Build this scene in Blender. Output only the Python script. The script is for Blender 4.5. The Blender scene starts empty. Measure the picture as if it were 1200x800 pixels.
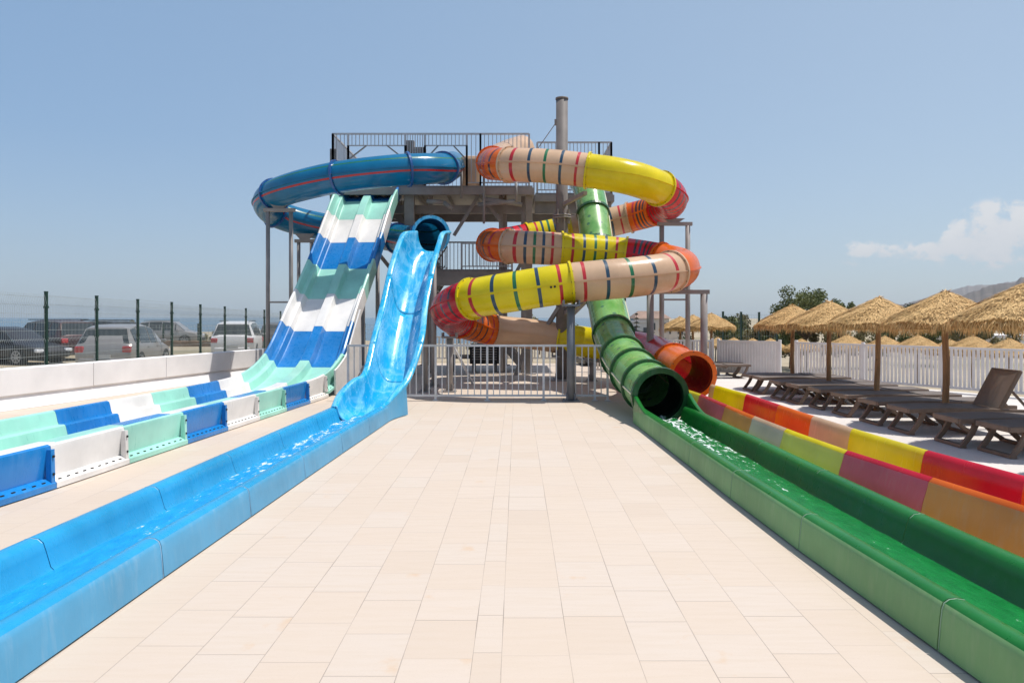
import bpy, bmesh, math, random
from mathutils import Vector, Matrix
random.seed(7)
R = math.radians
F = 860.0; H = 1.75; HOR = 372.0
scene = bpy.context.scene
COL = scene.collection

def W(px, py, Y):            # a point of the place seen at pixel (px,py) of the 1200x800 photo, Y metres away
    return Vector(((px - 600.0) / F * Y, Y, H + (HOR - py) / F * Y))
def GX(px, Y): return (px - 600.0) / F * Y

# ------------------------------------------------------------------ materials
def new_mat(name):
    m = bpy.data.materials.new(name); m.use_nodes = True
    nt = m.node_tree; b = nt.nodes['Principled BSDF']
    return m, nt, b
def nd(nt, typ, **kw):
    n = nt.nodes.new(typ)
    for k, v in kw.items(): setattr(n, k, v)
    return n
def lk(nt, a, b): nt.links.new(a, b)
def math_n(nt, op, a, b=None, c=None, clamp=False):
    n = nt.nodes.new('ShaderNodeMath'); n.operation = op; n.use_clamp = clamp
    for i, v in enumerate((a, b, c)):
        if v is None: continue
        if isinstance(v, (int, float)): n.inputs[i].default_value = v
        else: nt.links.new(v, n.inputs[i])
    return n.outputs[0]
def maprange(nt, v, a, b, c=0.0, d=1.0, smooth=False):
    n = nt.nodes.new('ShaderNodeMapRange')
    if smooth: n.interpolation_type = 'SMOOTHSTEP'
    nt.links.new(v, n.inputs[0])
    for i, x in zip((1, 2, 3, 4), (a, b, c, d)): n.inputs[i].default_value = x
    return n.outputs[0]
def mixc(nt, f, a, b, mode='MIX'):
    n = nt.nodes.new('ShaderNodeMix'); n.data_type = 'RGBA'; n.blend_type = mode
    for sock, v in ((n.inputs[0], f), (n.inputs[6], a), (n.inputs[7], b)):
        if isinstance(v, (int, float)): sock.default_value = v
        elif isinstance(v, (tuple, list)): sock.default_value = (v[0], v[1], v[2], 1)
        else: nt.links.new(v, sock)
    return n.outputs[2]
def noise(nt, vec, scale, detail=4, rough=.55):
    n = nt.nodes.new('ShaderNodeTexNoise'); n.inputs['Scale'].default_value = scale
    n.inputs['Detail'].default_value = detail; n.inputs['Roughness'].default_value = rough
    if vec is not None: nt.links.new(vec, n.inputs['Vector'])
    return n.outputs[0]
def objco(nt):
    return nt.nodes.new('ShaderNodeTexCoord').outputs['Object']
def mapping(nt, vec, sc=(1,1,1), loc=(0,0,0), rot=(0,0,0)):
    n = nt.nodes.new('ShaderNodeMapping'); nt.links.new(vec, n.inputs[0])
    n.inputs[1].default_value = loc; n.inputs[2].default_value = rot; n.inputs[3].default_value = sc
    return n.outputs[0]
def geopos(nt): return nt.nodes.new('ShaderNodeNewGeometry').outputs['Position']
def bump(nt, b, h, strength=.3, dist=.02):
    n = nt.nodes.new('ShaderNodeBump'); n.inputs['Strength'].default_value = strength
    n.inputs['Distance'].default_value = dist
    nt.links.new(h, n.inputs['Height']); nt.links.new(n.outputs[0], b.inputs['Normal'])

def plain(name, col, rough=.5, metal=0.0, vary=.12, scale=3.0, coat=0.0, spec=.5):
    m, nt, b = new_mat(name)
    p = geopos(nt)
    f = noise(nt, p, scale, 5)
    c2 = tuple(max(0, c * (1 - vary * 2)) for c in col); c1 = tuple(min(1, c * (1 + vary)) for c in col)
    lk(nt, mixc(nt, maprange(nt, f, .3, .7), c2, c1), b.inputs['Base Color'])
    b.inputs['Roughness'].default_value = rough; b.inputs['Metallic'].default_value = metal
    b.inputs['Coat Weight'].default_value = coat
    b.inputs['Specular IOR Level'].default_value = spec
    return m

def fibre(name, col, rough=.3, dust=.12, dustcol=(.75,.7,.64), coat=.25, tl=0.0, bmp=.12, spec=.5):
    """gel-coated fibreglass: slightly mottled colour, lime/dust streaks, uneven gloss"""
    m, nt, b = new_mat(name)
    p = geopos(nt)
    f1 = noise(nt, p, 1.3, 4)
    f2 = noise(nt, mapping(nt, p, (9, 9, 1.2)), 1.6, 5, .65)
    base = mixc(nt, maprange(nt, f1, .3, .7), tuple(c*.82 for c in col), tuple(min(1, c*1.12+.004) for c in col))
    d = maprange(nt, f2, .5, .85, 0, dust)
    lk(nt, mixc(nt, d, base, dustcol), b.inputs['Base Color'])
    lk(nt, maprange(nt, f2, .3, .8, rough*.75, min(1, rough*1.7)), b.inputs['Roughness'])
    b.inputs['Coat Weight'].default_value = coat; b.inputs['Coat Roughness'].default_value = .12
    b.inputs['Specular IOR Level'].default_value = spec
    if bmp > 0:
        f3 = noise(nt, p, 7, 3); bump(nt, b, f3, bmp, .012)
    if tl > 0:      # thin laminate lets some sunlight through
        t = nt.nodes.new('ShaderNodeBsdfTranslucent'); mx = nt.nodes.new('ShaderNodeMixShader'); mx.inputs[0].default_value = tl
        nt.links.new(b.inputs['Base Color'].links[0].from_socket, t.inputs[0])
        nt.links.new(b.outputs[0], mx.inputs[1]); nt.links.new(t.outputs[0], mx.inputs[2])
        nt.links.new(mx.outputs[0], [n for n in nt.nodes if n.type == 'OUTPUT_MATERIAL'][0].inputs['Surface'])
    return m

M = {}
M['blue_in'] = fibre('blue_gelcoat', (.012, .295, .56), .26, .045, (.4,.65,.8), coat=.05)
def wetmat():
    m, nt, b = new_mat('wet_blue_gelcoat'); p = geopos(nt)
    f = noise(nt, mapping(nt, p, (7, 1.2, 1.2)), 1.5, 6, .65); g = noise(nt, p, 1.1, 3); k = noise(nt, mapping(nt, p, (26, 9, 9)), 1.6, 3)
    c = mixc(nt, maprange(nt, g, .3, .7), (.005, .31, .60), (.014, .43, .71))
    c = mixc(nt, maprange(nt, f, .46, .70, 0, .8), c, (.22, .62, .83))
    w = nt.nodes.new('ShaderNodeTexNoise'); w.inputs['Scale'].default_value = 1.5; w.inputs['Detail'].default_value = 3; w.inputs['Distortion'].default_value = 1.6
    nt.links.new(mapping(nt, p, (1.2, .8, .8)), w.inputs['Vector'])
    sw = math_n(nt, 'SUBTRACT', 1.0, math_n(nt, 'DIVIDE', math_n(nt, 'ABSOLUTE', math_n(nt, 'SUBTRACT', w.outputs[0], .5)), .055), clamp=True)
    c = mixc(nt, math_n(nt, 'MULTIPLY', sw, .28), c, (.36, .72, .88))
    lk(nt, mixc(nt, maprange(nt, k, .62, .75, 0, .45), c, (.6, .8, .9)), b.inputs['Base Color'])
    lk(nt, maprange(nt, f, .3, .75, .12, .4), b.inputs['Roughness']); bump(nt, b, math_n(nt, 'ADD', f, math_n(nt, 'MULTIPLY', k, .4)), .35, .02)
    return m
M['blue_wet'] = wetmat()
M['blue_out'] = fibre('blue_outer_shell', (.07, .31, .52), .42, .16, coat=.05)  # greyer than the inside: reflected paving and sky put into the colour
M['blue_tube'] = fibre('deep_blue_gelcoat', (.003, .185, .37), .16, .02, coat=.1, tl=.18, bmp=.03, spec=.5)
M['blue_ring'] = fibre('navy_ring', (.006, .09, .30), .3, .1)
M['tube_dark'] = fibre('dark_tube_inside', (.006, .12, .36), .3, .02)
M['green_in'] = fibre('green_gelcoat', (.005, .145, .017), .32, .06, (.3,.5,.3), coat=.05, spec=.35)
M['green_out'] = fibre('pale_green_outer_shell', (.17, .345, .125), .55, .22, (.62,.58,.44), coat=.05)
M['green_ring'] = fibre('dark_green_ring', (.006, .085, .020), .35, .10)
M['green_shaded'] = fibre('shaded_green_inside', (.002, .006, .003), .5, .0, coat=0, spec=.2)  # near black: the shade inside the tube mouth is put into the colour
M['blue_lip'] = fibre('pale_blue_joint', (.30, .52, .70), .5, .1)
M['green_lip'] = fibre('pale_green_joint', (.26, .42, .26), .5, .1)
M['cream'] = fibre('cream_seam', (.62, .58, .42), .5, .2)
RB = {'beige': (.74, .51, .33), 'yellow': (.84, .70, .012), 'red': (.70, .016, .040), 'orange': (.86, .17, .012)}
for k, c in RB.items():
    M[k] = fibre(k + '_gelcoat', c, .2, .0, coat=.0, tl=.22, bmp=.03, spec=.4)
    M[k + '_out'] = fibre(k + '_outer_shell', {'red': (.84,.11,.14), 'orange': (.95,.30,.06), 'yellow': (.95,.70,.10), 'beige': (.86,.58,.40)}[k], .5, .18, coat=.05)
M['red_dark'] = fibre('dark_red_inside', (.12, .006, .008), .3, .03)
M['st_red'] = fibre('red_stripe', (.50, .012, .02), .3, .03)
M['st_navy'] = fibre('navy_stripe', (.012, .055, .10), .3, .03)
M['st_green'] = fibre('green_stripe', (.008, .15, .055), .3, .03)
M['st_dark'] = fibre('dark_stripe', (.045, .015, .02), .3, .03)
M['rc_blue'] = fibre('racer_blue', (.005, .19, .52), .28, .12, dustcol=(.35,.6,.85))
M['rc_turq'] = fibre('racer_turquoise', (.34, .69, .57), .32, .10, dustcol=(.8,.85,.8))
M['rc_white'] = fibre('racer_white', (.80, .77, .73), .35, .15, dustcol=(.6,.55,.5))
M['steel'] = plain('grey_galvanised_paint', (.30, .275, .26), .55, .0, .1, 2.5, spec=.3)
M['steel_rail'] = plain('blue_grey_rail', (.46, .46, .475), .5, .0, .06, 4)
M['steel_mast'] = plain('mast_grey', (.20, .178, .165), .6, .0, .1, 2.5, spec=.2)
M['steel_dark'] = plain('dark_grey_steel', (.25, .23, .22), .55, .0, .12, 2.5)
M['steel_lt'] = plain('light_grey_rail', (.66, .66, .67), .45, .0, .08, 4)
M['bolt'] = plain('bolt_brown', (.10, .07, .045), .5, .4)
M['black'] = plain('black_rubber', (.012, .012, .013), .7)
M['hole'] = plain('dark_hole', (.01, .01, .012), .9)
M['fence_green'] = plain('dark_green_post', (.008, .045, .03), .45)
M['wire'] = plain('pale_green_wire', (.40, .44, .43), .5)
M['white_pvc'] = plain('white_fence_paint', (.74, .71, .69), .5, 0, .05, 2)
M['wall_white'] = plain('white_rendered_wall', (.84, .81, .79), .8, 0, .06, 1.2)
M['pool_brown'] = plain('taupe_resin', (.19, .138, .105), .5, 0, .08, 8, spec=.2)
M['resin_white'] = plain('white_resin', (.72, .71, .70), .5)
M['stone_brown'] = plain('brown_stone', (.24, .15, .09), .9, 0, .25, 3)
M['building'] = plain('pale_render', (.62, .56, .50), .85, 0, .08, .3)
M['roof_tile'] = plain('terracotta_roof', (.30, .20, .15), .85, 0, .15, .6)
M['bwindow'] = plain('dark_window', (.05, .06, .07), .2)
M['concrete_cap'] = plain('grey_plate', (.30, .29, .28), .7)

def fabric(name, col):
    m, nt, b = new_mat(name); p = objco(nt)
    w = nd(nt, 'ShaderNodeTexWave'); w.inputs['Scale'].default_value = 60; lk(nt, p, w.inputs[0])
    f = noise(nt, p, 6, 4)
    lk(nt, mixc(nt, f, tuple(c*.75 for c in col), tuple(c*1.2 for c in col)), b.inputs['Base Color'])
    b.inputs['Roughness'].default_value = .75; bump(nt, b, w.outputs[1], .15, .003)
    return m
M['sling'] = fabric('dark_sling', (.15, .125, .11))
M['sling_taupe'] = fabric('taupe_sling', (.23, .175, .14))

def wood(name, col):
    m, nt, b = new_mat(name); p = objco(nt)
    f = noise(nt, mapping(nt, p, (14, 14, 1.5)), 2.2, 5, .65)
    k = noise(nt, mapping(nt, p, (3, 3, 2.2), (3, 1, 2)), 2.0, 2)
    c = mixc(nt, maprange(nt, f, .3, .75), tuple(x*.55 for x in col), tuple(min(1, x*1.2) for x in col))
    lk(nt, mixc(nt, maprange(nt, k, .64, .70), c, tuple(x*.28 for x in col)), b.inputs['Base Color'])
    b.inputs['Roughness'].default_value = .75; bump(nt, b, f, .4, .01)
    return m
M['pole_wood'] = wood('pine_pole', (.34, .19, .085))
M['bark'] = wood('bark', (.12, .085, .06))

def straw(name, col):
    m, nt, b = new_mat(name)
    g = nd(nt, 'ShaderNodeNewGeometry')
    r = nd(nt, 'ShaderNodeValToRGB'); lk(nt, g.outputs['Random Per Island'], r.inputs[0])
    e = r.color_ramp.elements
    e[0].color = (col[0]*.42, col[1]*.38, col[2]*.32, 1); e[1].color = (min(1,col[0]*1.25), min(1,col[1]*1.25), min(1,col[2]*1.3), 1)
    q = e.new(.25); q.color = (col[0]*.85, col[1]*.82, col[2]*.8, 1)
    lk(nt, r.outputs[0], b.inputs['Base Color'])
    b.inputs['Roughness'].default_value = .7; b.inputs['Specular IOR Level'].default_value = .25
    return m
M['straw'] = straw('straw_blades', (.70, .47, .20))
def strawbase():
    m, nt, b = new_mat('straw_mat'); p = objco(nt)
    f = noise(nt, p, 34, 5, .7)
    lk(nt, mixc(nt, maprange(nt, f, .35, .65), (.26, .15, .05), (.62, .39, .15)), b.inputs['Base Color'])
    b.inputs['Roughness'].default_value = .85; bump(nt, b, f, .9, .03)
    return m
M['straw_base'] = strawbase()

def leafmat(name, c1, c2):
    m, nt, b = new_mat(name)
    g = nd(nt, 'ShaderNodeNewGeometry')
    p = geopos(nt)
    f = noise(nt, p, .9, 3)
    a = mixc(nt, g.outputs['Random Per Island'], c1, c2)
    lk(nt, mixc(nt, maprange(nt, f, .35, .7, 0, .6), a, tuple(x*1.5 for x in c2)), b.inputs['Base Color'])
    b.inputs['Roughness'].default_value = .6; b.inputs['Specular IOR Level'].default_value = .3
    return m
M['leaf'] = leafmat('olive_leaves', (.055, .08, .022), (.14, .155, .055))
M['leaf_dry'] = leafmat('dry_shrub_leaves', (.085, .085, .032), (.22, .19, .09))
M['leaf_dark'] = leafmat('dark_leaves', (.018, .034, .012), (.05, .07, .025))

def glass(name, col=(.03, .04, .045), rough=.06):
    m, nt, b = new_mat(name)
    p = geopos(nt); f = noise(nt, p, 2, 3); b.inputs['Specular IOR Level'].default_value = .35
    lk(nt, mixc(nt, f, tuple(c*.6 for c in col), tuple(c*1.5 for c in col)), b.inputs['Base Color'])
    b.inputs['Roughness'].default_value = rough; return m
M['car_glass'] = glass('car_glass')
def paint(name, col, metal=.3, rough=.35):
    m, nt, b = new_mat(name); p = geopos(nt)
    f = noise(nt, mapping(nt, p, (1, 1, 1)), 1.8, 5)
    h = nd(nt, 'ShaderNodeSeparateXYZ'); lk(nt, p, h.inputs[0])
    lk(nt, mixc(nt, maprange(nt, f, .45, .8, 0, .07), col, (.34, .29, .23)), b.inputs['Base Color'])
    b.inputs['Metallic'].default_value = metal; b.inputs['Roughness'].default_value = rough
    b.inputs['Coat Weight'].default_value = .25
    return m
M['p_silver'] = paint('silver_car_paint', (.33, .31, .29), .35)
M['p_white'] = paint('white_car_paint', (.74, .73, .72), .0)
M['p_black'] = paint('black_car_paint', (.010, .010, .012), .0, .45)
M['p_maroon'] = paint('dark_maroon_paint', (.045, .012, .014), .1, .4)
M['p_grey'] = paint('grey_car_paint', (.10, .09, .085), .3)
M['taillight'] = plain('red_lens', (.50, .02, .03), .15, 0, .1, 8, .8)
M['headlight'] = plain('clear_lens', (.70, .72, .74), .1, 0, .1, 8, .8)
M['plate'] = plain('pale_plate', (.6, .6, .58), .5)
M['rim'] = plain('alloy_rim', (.38, .38, .39), .3, .7)

# stone paving: columns of slabs running away from the camera, each slab its own tone
def paving():
    m, nt, b = new_mat('sandstone_slabs')
    s = nd(nt, 'ShaderNodeSeparateXYZ'); P = geopos(nt); lk(nt, P, s.inputs[0])
    x0, y = s.outputs[0], s.outputs[1]
    wob = noise(nt, P, .35, 2)
    x = math_n(nt, 'SUBTRACT', x0, math_n(nt, 'MULTIPLY', y, .007))
    x = math_n(nt, 'ADD', x, math_n(nt, 'MULTIPLY', math_n(nt, 'SUBTRACT', wob, .5), .012))
    right = math_n(nt, 'GREATER_THAN', x, -.08)
    left = math_n(nt, 'LESS_THAN', x, -.23)
    xr = math_n(nt, 'DIVIDE', math_n(nt, 'ADD', x, .08), .352)
    xl = math_n(nt, 'DIVIDE', math_n(nt, 'ADD', x, .23), .36)
    xm = math_n(nt, 'ADD', math_n(nt, 'DIVIDE', math_n(nt, 'ADD', x, .23), .15), 300.0)
    mid = math_n(nt, 'SUBTRACT', 1.0, math_n(nt, 'ADD', right, left))
    u = math_n(nt, 'ADD', math_n(nt, 'ADD', math_n(nt, 'MULTIPLY', xr, right), math_n(nt, 'MULTIPLY', xl, left)), math_n(nt, 'MULTIPLY', xm, mid))
    wid = math_n(nt, 'ADD', .352, math_n(nt, 'MULTIPLY', mid, -.2))
    ci = math_n(nt, 'FLOOR', u); uf = math_n(nt, 'FRACT', u)
    wn = nd(nt, 'ShaderNodeTexWhiteNoise', noise_dimensions='1D'); lk(nt, ci, wn.inputs['W'])
    off = wn.outputs[0]
    v = math_n(nt, 'ADD', math_n(nt, 'DIVIDE', y, .48), math_n(nt, 'MULTIPLY', off, 7.0))
    ri = math_n(nt, 'FLOOR', v); vf = math_n(nt, 'FRACT', v)
    du = math_n(nt, 'MULTIPLY', math_n(nt, 'MINIMUM', uf, math_n(nt, 'SUBTRACT', 1.0, uf)), wid)
    dv = math_n(nt, 'MULTIPLY', math_n(nt, 'MINIMUM', vf, math_n(nt, 'SUBTRACT', 1.0, vf)), .48)
    # joint widths differ from joint to joint
    jr = nd(nt, 'ShaderNodeTexWhiteNoise', noise_dimensions='2D')
    cv = nd(nt, 'ShaderNodeCombineXYZ'); lk(nt, ci, cv.inputs[0]); lk(nt, math_n(nt, 'ROUND', v), cv.inputs[1]); lk(nt, cv.outputs[0], jr.inputs[0])
    jw = maprange(nt, jr.outputs[0], 0, 1, .0002, .0018)
    jn = noise(nt, P, 1.1, 3)
    jc = maprange(nt, jn, .35, .65, .0003, .0022)
    ju = math_n(nt, 'SUBTRACT', 1.0, math_n(nt, 'DIVIDE', math_n(nt, 'SUBTRACT', du, jc), .0014, clamp=True), clamp=True)
    jv = math_n(nt, 'SUBTRACT', 1.0, math_n(nt, 'DIVIDE', math_n(nt, 'SUBTRACT', dv, jw), .0014, clamp=True), clamp=True)
    joint = math_n(nt, 'MAXIMUM', ju, jv)
    tv = nd(nt, 'ShaderNodeTexWhiteNoise', noise_dimensions='2D')
    c2 = nd(nt, 'ShaderNodeCombineXYZ'); lk(nt, ci, c2.inputs[0]); lk(nt, ri, c2.inputs[1]); lk(nt, c2.outputs[0], tv.inputs[0])
    rmp = nd(nt, 'ShaderNodeValToRGB'); lk(nt, tv.outputs[0], rmp.inputs[0])
    e = rmp.color_ramp.elements
    e[0].color = (.545, .452, .366, 1); e[1].color = (.578, .486, .402, 1)
    q = e.new(.12); q.color = (.562, .468, .380, 1); q = e.new(.9); q.color = (.568, .488, .412, 1)
    q = e.new(.5); q.color = (.568, .475, .388, 1)
    # sediment veins, a different direction in each slab
    vv = nd(nt, 'ShaderNodeVectorMath', operation='ADD'); lk(nt, P, vv.inputs[0]); lk(nt, tv.outputs[1], vv.inputs[1])
    vs = nd(nt, 'ShaderNodeVectorMath', operation='SCALE'); lk(nt, tv.outputs[1], vs.inputs[0]); vs.inputs[3].default_value = 9
    va = nd(nt, 'ShaderNodeVectorMath', operation='ADD'); lk(nt, P, va.inputs[0]); lk(nt, vs.outputs[0], va.inputs[1])
    f1 = noise(nt, mapping(nt, va.outputs[0], (1.3, 9, 1), rot=(0, 0, .15)), 2.2, 6, .62)
    f2 = noise(nt, P, .45, 4); f3 = noise(nt, P, 90, 2)
    c = mixc(nt, maprange(nt, f1, .42, .72, 0, .38), rmp.outputs[0], (.52, .425, .325))
    c = mixc(nt, maprange(nt, f2, .5, .75, 0, .28), c, (.60, .50, .40))
    c = mixc(nt, maprange(nt, f3, .3, .75, 0, .10), c, (.40, .32, .25))
    # orange iron blotches and damp marks in a few slabs
    f4 = noise(nt, va.outputs[0], 3.1, 5, .6)
    spot = math_n(nt, 'MULTIPLY', maprange(nt, f4, .62, .72), maprange(nt, tv.outputs[0], .72, .74, 0, .4))
    c = mixc(nt, spot, c, (.55, .36, .20))
    c = mixc(nt, math_n(nt, 'MULTIPLY', joint, math_n(nt, 'ADD', .34, math_n(nt, 'MULTIPLY', maprange(nt, jr.outputs[0], .3, .9), .45))), c, (.21, .17, .14))
    lk(nt, c, b.inputs['Base Color'])
    lk(nt, maprange(nt, f1, .3, .8, .65, .9), b.inputs['Roughness'])
    hh = math_n(nt, 'SUBTRACT', math_n(nt, 'MULTIPLY', f1, .25), joint)
    bump(nt, b, hh, .35, .004)
    return m
M['paving'] = paving()

def groundmat(name, c1, c2, c3, sc):
    m, nt, b = new_mat(name); p = geopos(nt)
    f = noise(nt, p, sc, 6, .6); g = noise(nt, p, sc*.08, 4); k = noise(nt, p, sc*12, 3)
    c = mixc(nt, maprange(nt, f, .35, .65), c1, c2)
    c = mixc(nt, maprange(nt, g, .5, .68, 0, .85), c, c3)
    c = mixc(nt, maprange(nt, k, .4, .7, 0, .2), c, tuple(x*.6 for x in c1))
    lk(nt, c, b.inputs['Base Color']); b.inputs['Roughness'].default_value = .9
    bump(nt, b, f, .4, .05)
    return m
M['sand'] = groundmat('dry_sandy_ground', (.34, .28, .19), (.43, .36, .25), (.20, .18, .10), 1.2)
M['concrete'] = groundmat('light_concrete', (.60, .56, .52), (.66, .62, .58), (.56, .51, .46), 1.3)
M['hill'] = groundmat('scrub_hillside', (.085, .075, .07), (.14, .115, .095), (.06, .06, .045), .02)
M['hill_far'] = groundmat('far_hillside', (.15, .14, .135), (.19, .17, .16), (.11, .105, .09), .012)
def seamat():
    m, nt, b = new_mat('sea_water'); p = geopos(nt)
    f = noise(nt, mapping(nt, p, (1, .35, 1)), .25, 5)
    lk(nt, mixc(nt, f, (.02, .07, .12), (.035, .10, .16)), b.inputs['Base Color'])
    b.inputs['Roughness'].default_value = .22; bump(nt, b, f, .5, .6)
    return m
M['sea'] = seamat()

def watermat(name, c1, c2, near, far, lo, hi):
    """shallow running water: foam streaks carried along the channel, more of it near the slide mouth"""
    m, nt, b = new_mat(name); p = geopos(nt)
    s = nd(nt, 'ShaderNodeSeparateXYZ'); lk(nt, p, s.inputs[0])
    q = mapping(nt, p, (6.5, 2.2, 1))
    f = noise(nt, q, 1.6, 7, .7); f2 = noise(nt, mapping(nt, p, (14, 6, 1), (4, 2, 0)), 1.4, 5, .7)
    g = maprange(nt, s.outputs[1], near, far, 0, 1, True)
    th = math_n(nt, 'SUBTRACT', lo, math_n(nt, 'MULTIPLY', g, lo - hi))
    foam = math_n(nt, 'MULTIPLY', math_n(nt, 'SUBTRACT', math_n(nt, 'ADD', math_n(nt, 'MULTIPLY', f, .6), math_n(nt, 'MULTIPLY', f2, .4)), th), 14, clamp=True)
    base = mixc(nt, maprange(nt, f, .3, .7), c1, c2)
    lk(nt, mixc(nt, foam, base, (.82, .86, .87)), b.inputs['Base Color'])
    lk(nt, maprange(nt, foam, 0, 1, .04, .6), b.inputs['Roughness'])
    b.inputs['IOR'].default_value = 1.33
    bump(nt, b, math_n(nt, 'ADD', f, math_n(nt, 'MULTIPLY', f2, .5)), .7, .035)
    return m
M['water_blue'] = watermat('running_water_over_blue', (.008, .24, .58), (.02, .38, .72), 4.5, 9.5, .60, .515)
M['water_green'] = watermat('running_water_over_green', (.003, .13, .022), (.010, .24, .045), 5.5, 11.5, .62, .49)

def dotted():
    m, nt, b = new_mat('light_green_gelcoat')
    uv = nd(nt, 'ShaderNodeUVMap'); p = geopos(nt)
    v = nd(nt, 'ShaderNodeTexVoronoi'); v.inputs['Scale'].default_value = 2.9; v.inputs['Randomness'].default_value = .35
    lk(nt, uv.outputs[0], v.inputs[0])
    d = math_n(nt, 'LESS_THAN', v.outputs['Distance'], .15)
    f = noise(nt, p, 1.7, 6, .65)
    c = mixc(nt, maprange(nt, f, .32, .68), (.10, .33, .075), (.27, .51, .18))
    f2 = noise(nt, p, 3.0, 5)
    c = mixc(nt, maprange(nt, f2, .63, .72, 0, .35), c, (.42, .22, .13))
    c = mixc(nt, math_n(nt, 'MULTIPLY', d, .75), c, (.03, .13, .10))
    lk(nt, c, b.inputs['Base Color'])
    lk(nt, maprange(nt, f, .3, .7, .16, .4), b.inputs['Roughness']); b.inputs['Coat Weight'].default_value = .4
    return m
M['green_tube'] = dotted()

# ------------------------------------------------------------------ object helpers
def wloc(o):
    v = Vector((0, 0, 0))
    while o is not None:
        v += o.location; o = o.parent
    return v
class MB:
    def __init__(s): s.v = []; s.f = []; s.m = []; s.uv = []; s.sm = []
    def face(s, idx, mi=0, uv=None, smooth=False):
        s.f.append(idx); s.m.append(mi); s.uv.append(uv); s.sm.append(smooth)
    def box(s, c, d, mi=0, rz=0.0, mat=None):
        c = Vector(c); n = len(s.v); hx, hy, hz = d[0]/2, d[1]/2, d[2]/2
        rot = mat if mat is not None else Matrix.Rotation(rz, 3, 'Z')
        for z in (-hz, hz):
            for x, y in ((-hx, -hy), (hx, -hy), (hx, hy), (-hx, hy)):
                s.v.append(c + rot @ Vector((x, y, z)))
        for q in ((3,2,1,0), (4,5,6,7), (0,1,5,4), (1,2,6,5), (2,3,7,6), (3,0,4,7)):
            s.face([n+i for i in q], mi)
    def bar(s, p, q, w, h=None, mi=0, up=(0,0,1)):
        p, q = Vector(p), Vector(q); h = h or w
        t = (q-p); L = t.length
        if L < 1e-6: return
        t /= L; u = Vector(up)
        if abs(t.dot(u)) > .98: u = Vector((0, 1, 0))
        a = t.cross(u).normalized(); b2 = a.cross(t)
        s.box((p+q)/2, (w, L, h), mi, mat=Matrix((a, t, b2)).transposed())
    def rod(s, p, q, r, n=12, mi=0, r2=None, cap=True):
        p, q = Vector(p), Vector(q); r2 = r if r2 is None else r2
        t = (q-p).normalized(); u = Vector((0,0,1))
        if abs(t.dot(u)) > .98: u = Vector((0,1,0))
        a = t.cross(u).normalized(); b2 = a.cross(t)
        i0 = len(s.v)
        for c, rr in ((p, r), (q, r2)):
            for k in range(n):
                an = 2*math.pi*k/n
                s.v.append(c + a*math.cos(an)*rr + b2*math.sin(an)*rr)
        for k in range(n):
            j = (k+1) % n
            s.face([i0+k, i0+n+k, i0+n+j, i0+j], mi, None, True)
        if cap:
            s.face([i0+k for k in range(n)], mi); s.face([i0+n+k for k in range(n)][::-1], mi)
    def rings(s, rings, mis=None, closed=True, smooth=True, cap=False, flip=False, ucoord=None, vcoord=None):
        """rings: list of equal-length point lists; mis(i,j) -> material index"""
        i0 = len(s.v); n = len(rings[0])
        for r in rings: s.v.extend([Vector(p) for p in r])
        m = n if closed else n-1
        for i in range(len(rings)-1):
            for j in range(m):
                k = (j+1) % n
                q = [i0+i*n+j, i0+i*n+k, i0+(i+1)*n+k, i0+(i+1)*n+j]
                if flip: q = q[::-1]
                uv = None
                if ucoord is not None:
                    ua, ub = ucoord[j], ucoord[j+1]
                    va, vb = vcoord[i], vcoord[i+1]
                    uv = [(ua,va), (ub,va), (ub,vb), (ua,vb)]
                    if flip: uv = uv[::-1]
                s.face(q, mis(i, j) if mis else 0, uv, smooth)
        if cap:
            s.face([i0+j for j in range(n)][::-1] if not flip else [i0+j for j in range(n)], mis(0,0) if mis else 0)
            e = i0+(len(rings)-1)*n
            s.face([e+j for j in range(n)] if not flip else [e+j for j in range(n)][::-1], mis(0,0) if mis else 0)
    def build(s, name, mats, parent=None, world=True, bevel=0.0):
        me = bpy.data.meshes.new(name)
        off = wloc(parent) if (parent is not None and world) else Vector((0,0,0))
        me.from_pydata([tuple(v-off) for v in s.v], [], s.f)
        if not isinstance(mats, (list, tuple)): mats = [mats]
        for m in mats: me.materials.append(m)
        for p, mi, sm in zip(me.polygons, s.m, s.sm):
            p.material_index = mi; p.use_smooth = sm
        if any(u is not None for u in s.uv):
            ul = me.uv_layers.new(name='UVMap')
            for p, u in zip(me.polygons, s.uv):
                if u is None: continue
                for li, t in zip(p.loop_indices, u): ul.data[li].uv = t
        me.update()
        o = bpy.data.objects.new(name, me); COL.objects.link(o)
        if parent is not None: o.parent = parent
        if bevel > 0:
            b = o.modifiers.new('bevel', 'BEVEL'); b.width = bevel; b.segments = 2; b.limit_method = 'ANGLE'; b.angle_limit = R(40)
        return o

def tag(o, label=None, cat=None, group=None, kind=None):
    if label: o['label'] = label
    if cat: o['category'] = cat
    if group: o['group'] = group
    if kind: o['kind'] = kind
    return o
def thing(name, loc, label, cat, group=None, rz=0.0):
    o = bpy.data.objects.new(name, None); COL.objects.link(o)
    o.location = loc; o.rotation_euler = (0, 0, rz); o.empty_display_size = .2
    return tag(o, label, cat, group)
def copy_tree(o, parent=None):
    c = o.copy(); COL.objects.link(c)
    if parent is not None: c.parent = parent
    for ch in list(o.children): copy_tree(ch, c)
    return c

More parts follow.
